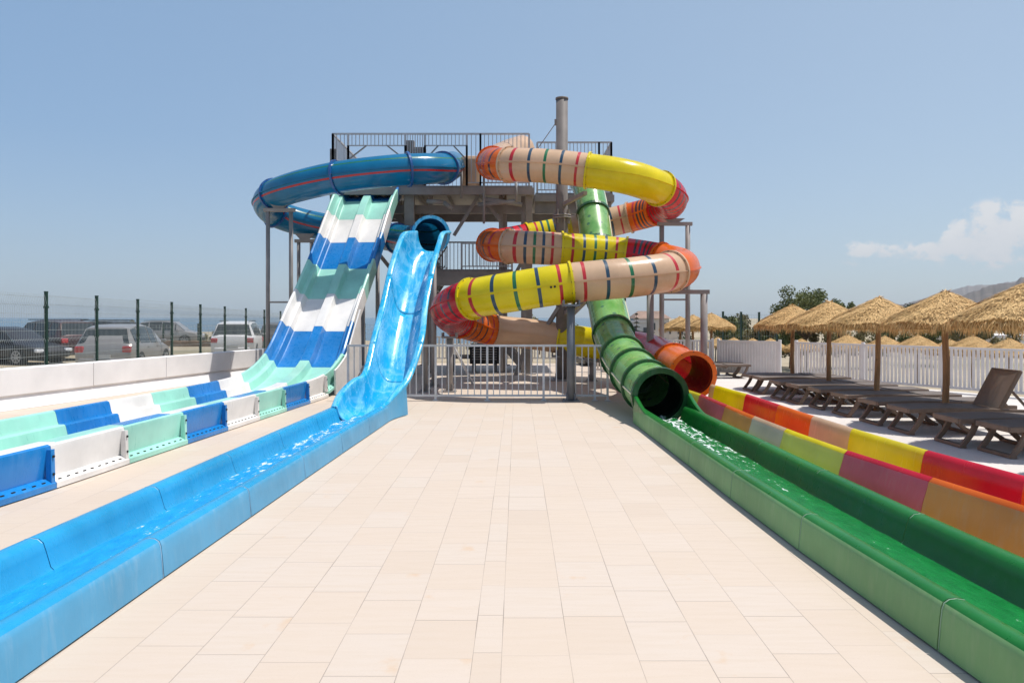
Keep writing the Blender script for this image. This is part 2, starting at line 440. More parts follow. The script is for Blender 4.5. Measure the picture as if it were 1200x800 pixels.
def catmull(pts, step=.05):
    """dense list of points through pts; also returns the dense index of each control point"""
    P = [Vector(p) for p in pts]; out = []; idx = []
    for i in range(len(P)-1):
        p0 = P[i-1] if i else P[0]*2-P[1]; p1, p2 = P[i], P[i+1]
        p3 = P[i+2] if i+2 < len(P) else P[-1]*2-P[-2]
        # centripetal
        t0 = 0.0; t1 = t0+max(1e-4, (p1-p0).length)**.5; t2 = t1+max(1e-4, (p2-p1).length)**.5; t3 = t2+max(1e-4, (p3-p2).length)**.5
        n = max(2, int((p2-p1).length/step)); idx.append(len(out))
        for k in range(n):
            t = t1+(t2-t1)*k/n
            A1 = p0*((t1-t)/(t1-t0))+p1*((t-t0)/(t1-t0)); A2 = p1*((t2-t)/(t2-t1))+p2*((t-t1)/(t2-t1)); A3 = p2*((t3-t)/(t3-t2))+p3*((t-t2)/(t3-t2))
            B1 = A1*((t2-t)/(t2-t0))+A2*((t-t0)/(t2-t0)); B2 = A2*((t3-t)/(t3-t1))+A3*((t-t1)/(t3-t1))
            out.append(B1*((t2-t)/(t2-t1))+B2*((t-t1)/(t2-t1)))
    idx.append(len(out)); out.append(P[-1])
    return out, idx
class Path:
    def __init__(s, pts, smooth=3):
        s.p, s.idx = catmull(pts)
        for _ in range(smooth*12):
            s.p = [s.p[0]]+[(s.p[i-1]+s.p[i]*2+s.p[i+1])/4 for i in range(1, len(s.p)-1)]+[s.p[-1]]
        s.s = [0.0]
        for a, b in zip(s.p, s.p[1:]): s.s.append(s.s[-1]+(b-a).length)
        s.L = s.s[-1]
    def cs(s, k): return s.s[s.idx[k]]          # arc length at control point k
    def at(s, d):
        d = min(max(d, 0), s.L)
        lo, hi = 0, len(s.s)-1
        while hi-lo > 1:
            m = (lo+hi)//2
            if s.s[m] <= d: lo = m
            else: hi = m
        f = (d-s.s[lo])/max(1e-9, s.s[hi]-s.s[lo])
        return s.p[lo].lerp(s.p[hi], f)
    def frame(s, d):
        t = (s.at(d+.12)-s.at(d-.12)).normalized()
        side = t.cross(Vector((0,0,1))).normalized()
        return s.at(d), t, side, side.cross(t)

def tube_section(path, s0, s1, r, mats, parent, stripes=(), stripe_w=.07, ang_stripes=(), inner=None, seam=None, name='tube_section', step=.12, ringw=None):
    """one bolted section of a tube slide. stripes: (s, material index); ang_stripes: (a0,a1,mi) in degrees"""
    mb = MB()
    angs = set(range(0, 360, 12)) | {3.5, 356.5, 176.5, 183.5}
    for a0, a1, mi in ang_stripes:
        angs |= {a0 % 360, a1 % 360}
    angs = sorted(angs)
    ss = []; d = s0
    n = max(2, int((s1-s0)/step))
    ss = [s0+(s1-s0)*k/n for k in range(n+1)]
    for sp, mi in stripes:
        ss = [x for x in ss if not (sp-.03 < x < sp+stripe_w+.03) or x in (s0, s1)]
        ss += [sp, sp+stripe_w]
    ss.sort()
    rings = []
    for d in ss:
        c, t, sd, up = path.frame(d)
        rings.append([c+sd*(r*math.cos(R(a)))+up*(r*math.sin(R(a))) for a in angs])
    def mis(i, j):
        md = (ss[i]+ss[i+1])/2; a0 = angs[j]; a1 = angs[(j+1) % len(angs)]
        if a1 < a0: a1 += 360
        am = (a0+a1)/2 % 360
        for sp, mi in stripes:
            if sp < md < sp+stripe_w and not (am < 3.5 or am > 356.5 or 176.5 < am < 183.5): return mi
        for b0, b1, mi in ang_stripes:
            if b0 % 360 < am < b1 % 360: return mi
        return 0
    uc = [R(a)*r for a in angs]+[2*math.pi*r]
    mb.rings(rings, mis, True, True, ucoord=uc, vcoord=ss, flip=True)
    if inner is not None:      # open mouth: inside wall and lip
        ri = r-.035
        r2 = []
        for d in ss:
            c, t, sd, up = path.frame(d)
            r2.append([c+sd*(ri*math.cos(R(a)))+up*(ri*math.sin(R(a))) for a in angs])
        mb.rings(r2, lambda i, j: inner, True, True)
        mb.rings([rings[-1], r2[-1]], lambda i, j: 0, True, False)
    if seam is not None:       # horizontal bolted seam on both sides
        for sg in (1, -1):
            rr = []
            for d in ss:
                c, t, sd, up = path.frame(d)
                rr.append([c+sd*sg*(r-.01)+up*.010, c+sd*sg*(r+.03)+up*.010, c+sd*sg*(r+.03)-up*.010, c+sd*sg*(r-.01)-up*.010])
            mb.rings(rr, lambda i, j: seam, True, False, cap=True, flip=(sg < 0))
    return mb.build(name, mats, parent)
def tube_ring(path, s, r0, r1, w, mat, parent, name='flange'):
    mb = MB(); rr = []
    for d, r in ((s-w/2, r0), (s-w/2, r1), (s+w/2, r1), (s+w/2, r0)):
        c, t, sd, up = path.frame(s); c = c+t*(d-s)
        rr.append([c+sd*r*math.cos(R(a))+up*r*math.sin(R(a)) for a in range(0, 360, 10)])
    mb.rings(rr, None, True, False, flip=True)
    # bolts round the flange
    c, t, sd, up = path.frame(s)
    for a in range(0, 360, 30):
        p = c+(sd*math.cos(R(a))+up*math.sin(R(a)))*(r1-.018)
        mb.rod(p-t*(w/2+.012), p+t*(w/2+.012), .011, 6, 1)
    return mb.build(name, [mat, M['bolt']], parent)

def sweep_profile(stations, prof_fn, mats, mi_fn, parent, name, cap=True):
    """stations: list of parameters, prof_fn(st)-> list of points (closed outline)"""
    mb = MB(); mb.rings([prof_fn(s) for s in stations], mi_fn, True, True, cap=cap)
    return mb

def smooth_by_angle(o, deg=38):
    me = o.data
    try: me.set_sharp_from_angle(angle=R(deg))
    except Exception: pass

# ------------------------------------------------------------------ setting: ground, sea, hills, paving
def sstep(a, b, x):
    t = min(1, max(0, (x-a)/(b-a))); return t*t*(3-2*t)
def terrain(x, y):
    d = .85*(x-7.7)+.53*(y-21.1)
    z = -.03-1.4*sstep(2.0, 9.0, d)*sstep(-10, 6, y+x)
    coast = sstep(70, 92, y-.30*abs(min(0, x))*0+max(0, x+6)*1.6)
    far = sstep(88, 125, y)*sstep(30, -25, x-.12*y)
    z -= far*5.0
    if y > 30: z += .12*math.sin(x*.21+y*.13)*math.sin(y*.17-x*.05)*sstep(30, 60, y)
    return z
def lin(a, b, n): return [a+(b-a)*i/n for i in range(n+1)]
gx = sorted(set([-900, -500, -300, -200, -140, -100, -75, -60]+lin(-50, 70, 80)+[80, 95, 120, 160, 220, 320, 480, 700, 1100, 1700, 2600]))
gy = sorted(set([-60, -30, -12]+lin(-6, 50, 44)+lin(54, 140, 26)+[155, 180, 220, 280, 380, 520, 800, 1300, 2100, 3000]))
mb = MB(); ix = {}
for j, y in enumerate(gy):
    for i, x in enumerate(gx):
        mb.v.append(Vector((x, y, terrain(x, y))))
nx = len(gx)
for j in range(len(gy)-1):
    for i in range(nx-1):
        mb.face([j*nx+i, j*nx+i+1, (j+1)*nx+i+1, (j+1)*nx+i], 0, None, True)
tag(mb.build('ground', M['sand']), kind='structure')
mb = MB(); mb.v = [Vector(p) for p in ((-9000, 60, -3.2), (9000, 60, -3.2), (9000, 12000, -3.2), (-9000, 12000, -3.2))]; mb.face([0,1,2,3])
tag(mb.build('sea', M['sea']), kind='structure')

def wallx(y): return -9.55+.214*(y-13.7)
mb = MB()
poly = [(wallx(-4), -4), (4.62, -4), (4.62, 28), (wallx(28), 28)]
mb.v = [Vector((x, y, 0)) for x, y in poly]; mb.face([0,1,2,3])
tag(mb.build('plaza', M['paving']), kind='structure')
mb = MB()
poly = [(4.0, -4), (12.5, -4), (19.0, 4.5), (11.2, 16.15), (8.0, 21.35), (6.35, 22.75), (6.0, 28), (4.0, 28)]
mb.v = [Vector((x, y, .006)) for x, y in poly]; mb.face(list(range(len(poly))))
tag(mb.build('terrace', M['concrete']), kind='structure')

def ridge(name, Rr, prof, depth, mat, seed, amp):
    rnd = random.Random(seed); mb = MB(); us = []; u0, u1 = prof[0][0], prof[-1][0]
    n = 420
    ph = [rnd.uniform(0, 6.28) for _ in range(12)]
    def el(px):
        for (a, ya), (b, yb) in zip(prof, prof[1:]):
            if a <= px <= b: return ya+(yb-ya)*(px-a)/(b-a)
        return 372
    rows = []
    for k in range(15):
        f = k/14*2-1
        row = []
        for i in range(n+1):
            px = u0+(u1-u0)*i/n; u = (px-600)/F
            rr = Rr*(1+depth*f)
            wig = sum(math.sin(px*.02*(q+1)**1.55*1.7+ph[q]+f*3*(q % 3))/(q+1.5)**.8 for q in range(12))
            hgt = (372-el(px))/F*Rr
            z = hgt*(1-abs(f)**1.6)*(1+.0*wig)+wig*amp*(1-abs(f))*(.55+abs(f)*1.8) - 12*abs(f)
            row.append(Vector((u*rr, rr, z)))
        rows.append(row)
    mb.rings(rows, None, False, True, flip=True)
    return tag(mb.build(name, mat), kind='structure')
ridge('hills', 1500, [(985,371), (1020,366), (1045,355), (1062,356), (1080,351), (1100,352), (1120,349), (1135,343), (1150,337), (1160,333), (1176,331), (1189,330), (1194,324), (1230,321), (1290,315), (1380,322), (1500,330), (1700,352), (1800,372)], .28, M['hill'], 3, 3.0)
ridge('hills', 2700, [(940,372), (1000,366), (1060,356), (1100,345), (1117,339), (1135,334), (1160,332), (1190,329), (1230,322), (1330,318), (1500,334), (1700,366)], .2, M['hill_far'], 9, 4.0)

# ------------------------------------------------------------------ blue tube slide: tube, open chute, run-out channel
bl = thing('blue_tube_slide', (-2.3, 10, 0), 'bright blue water slide with loop tube at the tower, steep chute and running water channel', 'water slide')
bpts = [(530,193,24.2), (527,195.5,22.6), (520,197,21.2), (503,198,20.5), (478,198.5,20.2), (440,202,20.0), (395,208,20.05), (350,218,20.5), (322,228,21.2), (313,239,22.1), (322,250,22.8), (346,258.5,23.1), (385,267,23.3), (430,273,23.2), (466,279.5,22.5), (488,282,21.2), (500,279,19.5), (505,275,17.42)]
bp = Path([W(*p) for p in bpts])
RT = .43
cuts = [0]+[bp.cs(k) for k in (2, 4, 6, 8, 10, 12, 14, 16)]+[bp.L]
for k, (a, b) in enumerate(zip(cuts, cuts[1:])):
    last = k == len(cuts)-2
    tube_section(bp, a, b, RT, [M['blue_tube'] if not last else M['blue_in'], M['st_red'], M['st_green'], M['tube_dark'], M['blue_tube']], bl,
                 ang_stripes=[] if last else [(343, 350, 1), (190, 197, 1), (34, 40, 2), (140, 146, 2)], inner=3 if last else None, seam=4 if not last else None)
for s in cuts[1:-1]:
    tube_ring(bp, s, RT-.01, RT+.055, .06, M['blue_ring'], bl)
tube_ring(bp, bp.L-.03, RT-.045, RT+.03, .07, M['blue_wet'], bl, 'mouth_ring')

# chute stations: Y, left px, right px, rim py, bottom z
st = [(17.32,484,529,270.5,3.31), (16.95,471,522,272,3.03), (16.55,465,518,283,2.66), (15.8,456,511,309,2.08), (14.9,445,502,356,1.26), (14.0,434,497,397,.58), (13.3,423,481,437,.22), (12.95,411,466,444,.11), (12.65,399,460,455,.065), (12.40,393,455,463,.05), (12.20,389.5,452,471,.045), (12.02,387,450,477,.04)]
Lr = [Vector((GX(a, y), y, H+(HOR-p)/F*y)) for y, a, b, p, z in st]
Rr_ = [Vector((GX(b, y), y, H+(HOR-p)/F*y)) for y, a, b, p, z in st]
Bz = [Vector((0, y, z)) for y, a, b, p, z in st]
# the right wall sinks to the low channel rim earlier than the left one
for i, x, z in ((6, -1.84, .66), (7, -1.97, .47), (8, -2.045, .37), (9, -2.085, .31), (10, -2.11, .285), (11, -2.115, .28)): Rr_[i].x = x; Rr_[i].z = z
def interp(tab, y):
    for (ya, va), (yb, vb) in zip(tab, tab[1:]):
        if yb <= y <= ya:
            t = (ya-y)/(ya-yb); return va+(vb-va)*t
    return tab[-1][1] if y < tab[-1][0] else tab[0][1]
def smoothtab(pts, comp):
    d, _ = catmull(pts, .04)
    return [(p.y, p[comp]) for p in d]
TLx, TLz = smoothtab(Lr, 0), smoothtab(Lr, 2); TRx, TRz = smoothtab(Rr_, 0), smoothtab(Rr_, 2); TB = smoothtab(Bz, 2)
def chute_profile(y):
    lx, lz, rx, rz, bz = interp(TLx,y), interp(TLz,y), interp(TRx,y), interp(TRz,y), interp(TB,y)
    fl = .12; pts = []
    fr = .12-.05*sstep0(13.2, 12.2, y)
    cx, hw = (lx+fl+rx-fr)/2, (rx-fr-lx-fl)/2
    pts += [Vector((lx+.005, y, lz-.07)), Vector((lx, y, lz-.02)), Vector((lx+.02, y, lz)), Vector((lx+fl*.7, y, lz+.006)), Vector((lx+fl*.94, y, lz-.006))]
    n = 24
    for k in range(n+1):
        t = -1+2*k/n
        side = (lz if t < 0 else rz)-.02
        x = math.copysign(abs(math.sin(t*math.pi/2))**.9, t)      # flat bottom, steep walls
        dz = 1-max(0, 1-abs(x)**3.2)**(1/1.9)
        pts.append(Vector((cx+x*hw, y, bz+(side-bz)*dz)))
    pts += [Vector((rx-fr*.94, y, rz-.006)), Vector((rx-fr*.7, y, rz+.006)), Vector((rx-.02, y, rz)), Vector((rx, y, rz-.02)), Vector((rx-.005, y, rz-.07))]
    return pts
def sstep0(a, b, x):
    t = min(1, max(0, (x-a)/(b-a))); return t*t*(3-2*t)
ys = []
y = 17.32
while y > 12.05: ys.append(y); y -= .07
ys.append(12.05)
def chute(y0, y1):
    yy = [q for q in ys if y1-1e-6 <= q <= y0+1e-6]
    if yy[0] < y0-1e-6: yy.insert(0, y0)
    if yy[-1] > y1+1e-6: yy.append(y1)
    mb = MB(); mb.rings([chute_profile(q) for q in yy], None, False, True, flip=True)
    o = mb.build('chute', [M['blue_wet'], M['blue_out']], bl)
    sm = o.modifiers.new('solid', 'SOLIDIFY'); sm.thickness = .03; sm.offset = -1; sm.material_offset = 1; sm.use_rim = True; sm.material_offset_rim = 0
    return o
for a, b in ((17.32, 15.5), (15.499, 13.9), (13.899, 12.05)): chute(a, b)
# outer wall carrying the right rim of the sweep down to the plaza
mb = MB(); rr = []
for k in range(11):
    y = 12.2+.95*k/10; xr, zr = interp(TRx, y), interp(TRz, y)
    rr.append([Vector((xr-.06, y, .012)), Vector((xr+.03, y, .012)), Vector((xr+.012, y, zr*.6)), Vector((xr-.004, y, zr-.012)), Vector((xr-.03, y, zr-.02)), Vector((xr-.07, y, zr-.06))])
mb.rings(rr, None, True, True, cap=True); o = mb.build('side_wall', M['blue_out'], bl); smooth_by_angle(o, 50) if 'smooth_by_angle' in globals() else None


def channel_profile(cx, y, hw, rim, lean=.02, rollw=.15, flz=.03, dirx=0.0, zl=0.0):
    """closed outline: ground - outer wall - rolled rim - inner wall - floor - and back"""
    o = []
    for sg in (-1, 1):
        q = [(hw, 0.012), (hw-lean*.6, rim*.55), (hw-lean, rim*.80), (hw-lean-.012, rim*.92), (hw-lean-.04, rim*.985), (hw-lean-rollw*.5, rim), (hw-lean-rollw*.8, rim*.975), (hw-lean-rollw, rim*.88), (hw-lean-rollw-.018, rim*.68), (hw-lean-rollw-.05, flz+.05), (hw-lean-rollw-.09, flz+.012), (hw-lean-rollw-.15, flz)]
        pts = [Vector((cx+sg*a, y+sg*a*dirx, z+zl)) for a, z in q]
        o.append(pts)
    return o[0]+o[1][::-1]
NPROF = 24
def channel_section(parent, y0, y1, cxf, hw, rim, mi_in, mats, name='channel_section', **kw):
    n = max(2, int(abs(y1-y0)/.25)); yy = [y0+(y1-y0)*k/n for k in range(n+1)]
    mb = MB()
    # rings counted from outer left base to outer right base; side walls (first 3 and last 3 spans) are the raw outer shell
    rings = [channel_profile(cxf(q), q, hw, rim, **kw) for q in yy]
    mb.rings(rings, lambda i, j: 1 if (j < 3 or j >= NPROF-4) else 0, True, True, cap=True, flip=True)
    o = mb.build(name, mats, parent); smooth_by_angle(o, 50)
    # moulded joint lips at the two ends
    return o
def bcx(y):
    tab = [(30,-2.5), (13,-2.52), (12.2,-2.555), (11,-2.60), (9.6,-2.66), (8,-2.72), (5,-2.82), (3.5,-2.86), (1,-2.92)]
    return interp(tab, y)
bs = [12.42, 10.95, 9.45, 7.94, 6.43, 4.92, 3.35, 1.75]
for a, b in zip(bs, bs[1:]):
    channel_section(bl, a-.004, b+.004, bcx, .49, .275, 0, [M['blue_in'], M['blue_out']])
for s in bs[1:-1]:
    mb = MB(); mb.rings([[v+Vector((0, d, 0)) for v in [Vector((bcx(s)+(p.x-bcx(s))*1.004, p.y, p.z*1.006)) for p in channel_profile(bcx(s), s, .49, .275)]] for d in (-.016, -.008)], None, True, True, cap=True)
    mb.build('joint_lip', M['blue_lip'], bl)
def water_sheet(parent, y0, y1, cxf, hw, z, mat, seed):
    rnd = random.Random(seed); mb = MB(); rings = []
    n = int(abs(y1-y0)/.06)
    ph = [rnd.uniform(0, 6.3) for _ in range(6)]
    for k in range(n+1):
        y = y0+(y1-y0)*k/n; row = []
        wv = 1+.05*math.sin(y*2.1+ph[0])+.04*math.sin(y*5.3+ph[1])
        for i in range(13):
            t = -1+2*i/12
            amp = .006+.014*sstep(8.5, 12, y)
            row.append(Vector((cxf(y)+t*hw*wv, y, z+amp*(math.sin(t*5+y*6+ph[2])*.5+math.sin(t*9-y*11+ph[3])*.35+rnd.uniform(-.3,.3))-abs(t)**3*.012)))
        rings.append(row)
    mb.rings(rings, None, False, True, flip=(y1 > y0) is False)
    return mb.build('water', mat, parent)
water_sheet(bl, 12.75, 1.8, bcx, .262, .072, M['water_blue'], 5)

# ------------------------------------------------------------------ green tube slide
gr = thing('green_tube_slide', (2.6, 10, 0), 'green water slide: steep dotted tube with dark rings ending in an open green channel', 'water slide')
gpts = [(684,214,22.6), (690,222,21.75), (695,250,21.0), (698.5,277,20.45), (702,300,20.0), (708,340,18.1), (713,365,17.25), (719,393,16.3), (731,420,15.1), (745,438,14.0), (760,453,13.0), (774,464.5,12.2)]
gp = Path([W(*p) for p in gpts])
gc = [0, gp.cs(2), gp.cs(4)-.35, gp.cs(6)-.55, gp.cs(7)-.05, gp.cs(8)-.1, gp.cs(9)-.15, gp.cs(10)-.1, gp.L]
for k, (a, b) in enumerate(zip(gc, gc[1:])):
    last = k == len(gc)-2
    tube_section(gp, a, b, RT, [M['green_tube'], M['green_shaded'], M['cream']], gr, inner=1 if last else None, seam=2)
for s in gc[1:-1]: tube_ring(gp, s, RT-.01, RT+.05, .085, M['green_ring'], gr)
tube_ring(gp, gp.L-.04, RT-.04, RT+.055, .10, M['green_ring'], gr, 'mouth_ring')
def gcx(y):
    return interp([(20,2.5), (12.2,2.50), (9,2.57), (7,2.60), (5.5,2.645), (4.55,2.69), (3.5,2.74), (1,2.88)], y)
gs = [12.15, 10.2, 8.65, 7.07, 5.5, 3.84, 2.2]
for a, b in zip(gs, gs[1:]):
    channel_section(gr, a-.004, b+.004, gcx, .50, .285, 0, [M['green_in'], M['green_out']])
for s in gs[1:-1]:
    mb = MB(); mb.rings([[v+Vector((0, d, 0)) for v in [Vector((gcx(s)+(p.x-gcx(s))*1.004, p.y, p.z*1.006)) for p in channel_profile(gcx(s), s, .50, .285)]] for d in (-.016, -.008)], None, True, True, cap=True)
    mb.build('joint_lip', M['green_lip'], gr)
# side cheeks rising from the channel to the mouth
for sg in (-1, 1):
    mb = MB(); rr = []
    for k in range(9):
        t = k/8; y = 12.25-1.0*t
        x = gcx(y)+sg*(.455-.02*t); zt = .275+.22*(1-t)**1.6
        rr.append([Vector((x-.03, y, .02)), Vector((x+.03, y, .02)), Vector((x+.035, y, zt)), Vector((x-.035, y, zt))])
    mb.rings(rr, None, True, False, cap=True)
    mb.build('side_cheek', M['green_in'], gr, bevel=.02)
water_sheet(gr, 12.5, 2.3, gcx, .268, .075, M['water_green'], 8)

# ------------------------------------------------------------------ rainbow tube slide
rb = thing('rainbow_tube_slide', (3.6, 12, 0), 'multicoloured twisting tube slide in red, orange, yellow and beige sections with striped rings', 'water slide')
rpts = [(612,174,24.2,'beige'), (596,180,23.2,None), (582,187,21.9,None), (577,191,20.6,'orange'), (584,192.5,19.5,None), (596,193,19.0,'beige'), (640,194.5,18.7,None), (689,200,18.5,'yellow'), (738,208,18.3,None), (774,221,18.7,'red'), (787,235,19.8,None), (772,246,21.1,'orange'), (738,255,21.7,'beige'), (700,264,21.8,None), (668,270,21.8,'yellow'), (619,279,21.75,'red'), (588,285,21.4,None), (577,287,20.4,'orange'), (586,288,19.5,None), (596,289,19.25,'beige'), (630,290.5,19.15,None), (659,292,19.15,'yellow'), (732,298,19.15,'red'), (775,305,18.8,'orange'), (797,311.5,17.7,None), (787,318,16.2,'beige'), (740,325,15.75,None), (669,331.5,15.65,'yellow'), (600,342,15.7,None), (552,350,16.1,'red'), (529,359,17.0,None), (526,367,18.2,None), (538,376,19.5,'orange'), (560,383,20.3,None), (578,387,20.6,'beige'), (620,391,20.8,None), (657,396.5,20.75,'yellow'), (695,402,20.35,None), (722,405,19.75,'red'), (748,408,18.9,None), (771,416,17.5,None), (789,427,15.9,'orange'), (812,439.5,14.4,None)]
rp = Path([W(p[0], p[1], p[2]) for p in rpts])
secs = [(rp.cs(k), p[3]) for k, p in enumerate(rpts) if p[3]]
secs.append((rp.L, None))
LSTR = {'beige': [1,2,3,2,1], 'yellow': [1,2,3,2,1], 'orange': [4,4,4,1], 'red': [4,2,4,4]}
plain_secs = {7, 23, 34, 36, 38, 41, 0}
ctrl_of = [k for k, p in enumerate(rpts) if p[3]]
for k in range(len(secs)-1):
    s0, c = secs[k]; s1 = secs[k+1][0]; L = s1-s0; last = k == len(secs)-2
    stripes = []
    if ctrl_of[k] not in plain_secs:
        n = 5 if c in ('beige', 'yellow') else max(4, round(L/.34)); pat = LSTR[c]
        for i in range(n):
            sp = s0+.22+(L-.44-.07)*i/(n-1) if n > 1 else s0+L/2
            stripes.append((sp, pat[i % len(pat)]))
    tube_section(rp, s0, s1, RT, [M[c], M['st_red'], M['st_navy'], M['st_green'], M['st_dark'], M['red_dark']], rb, stripes=stripes, inner=5 if last else None, seam=0)
for k in range(1, len(secs)-1):
    c = secs[k][1]; pc = secs[k-1][1]
    tube_ring(rp, secs[k][0], RT-.01, RT+.045, .05, M[pc if pc in ('yellow',) else c], rb)
tube_ring(rp, rp.L-.05, RT-.04, RT+.05, .12, M['orange'], rb, 'mouth_ring')
# small dark oval maker's plate on the lower yellow section
c, t, sd, up = rp.frame(rp.cs(27)+.42)
sgn = 1 if sd.y < 0 else -1
mb = MB(); pc = c+sd*sgn*(RT+.004)-up*.0
for k in range(2):
    q = pc+t*(.04-.08*k)+up*.045*(-1)
    mb.rod(q-sd*sgn*.004, q+sd*sgn*.004, .024, 10)
mb.build('oval_plate', M['black'], rb)

def rcx(y): return interp([(20,3.50), (14.2,3.52), (12.5,3.62), (10,3.60), (8.3,3.63), (7.2,3.69), (5.95,3.83), (4.7,3.99), (2,4.3)], y)
rbnd = [(14.35,14.05,'beige'), (14.05,12.5,'yellow'), (12.5,10.95,'red'), (10.95,9.7,'orange'), (9.7,8.62,'beige'), (8.62,7.2,'yellow'), (7.2,5.98,'red'), (5.98,4.7,'orange'), (4.7,3.4,'beige')]
for a, b, c in rbnd:
    channel_section(rb, a-.003, b+.003, rcx, .53, .45, 0, [M[c], M[c+'_out']], rollw=.10, lean=.085)

# ------------------------------------------------------------------ racer slide (two lanes, colour bands)
rc = thing('racer_slide', (-5.2, 11, 0), 'wide two-lane racer slide in blue, white and turquoise bands running down to the left', 'water slide')
cpts = [(-6.15, 4.2, .07), (-5.75, 6.84, .07), (-5.5, 10.2, .07), (-5.13, 15.0, .075), (-5.06, 16.0, .12), (-5.02, 16.8, .24), (-4.99, 17.4, .43), (-4.97, 18.0, .72), (-4.87, 19.0, 1.66), (-4.70, 20.2, 2.86), (-4.55, 21.3, 4.08), (-4.43, 22.3, 5.18), (-4.40, 22.9, 5.52), (-4.37, 24.0, 5.62)]
cp = Path([Vector(p) for p in cpts], smooth=2)
def rprof(d):
    c, t, sd, up = cp.frame(d)          # sd points right
    wob = .0
    q = [(-.93, -.06), (-.97, .33), (-.965, .37), (-.93, .385), (-.895, .37), (-.88, .33), (-.855, .22), (-.84, .19), (-.76, .19), (-.74, .175), (-.70, .015), (-.68, 0), (-.165, 0), (-.15, .015), (-.115, .175), (-.10, .19), (.10, .19), (.115, .175), (.15, .015), (.165, 0), (.68, 0), (.70, .015), (.74, .175), (.76, .19), (.84, .19), (.855, .22), (.88, .33), (.895, .37), (.93, .385), (.965, .37), (.97, .33), (.93, -.06)]
    return [c+sd*a+up*(b) for a, b in q]
def s_of_y(y):
    lo, hi = 0, cp.L
    for _ in range(50):
        m = (lo+hi)/2
        if cp.at(m).y < y: lo = m
        else: hi = m
    return lo
bounds = [0]+[s_of_y(y) for y in (5.13, 6.35, 7.58, 8.82, 10.2, 11.4, 12.57, 13.76, 15.0)]
nseg = 9; tail = cp.L-1.1
def s_of_py(py):          # where along the slope a colour joint lies
    lo, hi = bounds[9], s_of_y(22.5)
    for _ in range(50):
        m = (lo+hi)/2; q = cp.at(m)
        if HOR-(q.z-H)*F/q.y > py: lo = m
        else: hi = m
    return lo
bounds += [s_of_py(v) for v in (458, 430, 388, 350, 315, 284, 257, 232)]+[cp.L-1.0, cp.L]
seq = ['rc_blue', 'rc_white', 'rc_turq']
# colour of the band [6.35,7.58] is blue
for k in range(len(bounds)-1):
    c = seq[(k-2) % 3]
    a, b = bounds[k]+.003, bounds[k+1]-.003
    n = max(2, int((b-a)/.15)); mb = MB()
    steep = k >= 10
    rings = []
    for i in range(n+1):
        d = a+(b-a)*i/n
        r_ = rprof(d)
        if steep:      # each band dips then lips up over the next
            _, t, sd, up = cp.frame(d); f = i/n
            r_ = [p+up*(.010*math.sin(math.pi*f)-.005) for p in r_]
        rings.append(r_)
    mb.rings(rings, None, True, True, cap=True, flip=True)
    # outer bays: foot ledge with slots, end rib with two bolts (only where the slide rests on the ground)
    if not steep or k == 10:
        rr = []
        for i in range(n+1):
            d = a+(b-a)*i/n; cc, t, sd, up = cp.frame(d)
            zb = .012-cc.z if k < 10 else -.06
            rr.append([cc+sd*.90+up*zb, cc+sd*1.035+up*zb, cc+sd*1.035+up*(zb+.055), cc+sd*.97+up*(zb+.10), cc+sd*.90+up*(zb+.11)])
        mb.rings(rr, None, True, False, cap=True, flip=True)
        cc, t, sd, up = cp.frame(b-.03)
        mb.bar(cc+sd*.995+up*(.0), cc+sd*.985+up*.34, .06, .055, 0, up=t)
        for h in (.09, .27):
            p = cc+sd*1.02+up*h - t*.0
            mb.rod(p, p+sd*.012, .014, 8, 1)
        for i in range(9):
            d = a+.08+(b-a-.22)*i/8; cc, t, sd, up = cp.frame(d)
            zb = .012-cc.z if k < 10 else -.06
            mb.box(cc+sd*1.0+up*(zb+.078), (.018, .045, .012), 1, mat=Matrix((sd, t, up)).transposed())
    o = mb.build('slide_panel', [M[c], M['hole']], rc); smooth_by_angle(o, 30)
# white side skirt beside the lower slope
mb = MB(); rr = []
for i in range(13):
    d = bounds[10]+.5+2.9*i/12; cc, t, sd, up = cp.frame(d)
    top = cc+sd*1.04+up*.36; bot = Vector((top.x+.02, top.y, max(.02, top.z-.75-.06*i)))
    rr.append([top-sd*.02, top+sd*.02, bot+sd*.02, bot-sd*.02])
mb.rings(rr, None, True, False, cap=True)
mb.build('side_skirt', M['rc_white'], rc)
# legs under the slope
for y in (19.4, 21.0):
    for sg in (-1, 1):
        d = s_of_y(y); cc, t, sd, up = cp.frame(d)
        p = cc+sd*.75*sg-up*.08
        mb = MB(); mb.rod((p.x, p.y, 0), (p.x, p.y, p.z), .06, 12); mb.box((p.x, p.y, .011), (.28, .28, .022))
        mb.build('leg', M['steel'], rc)

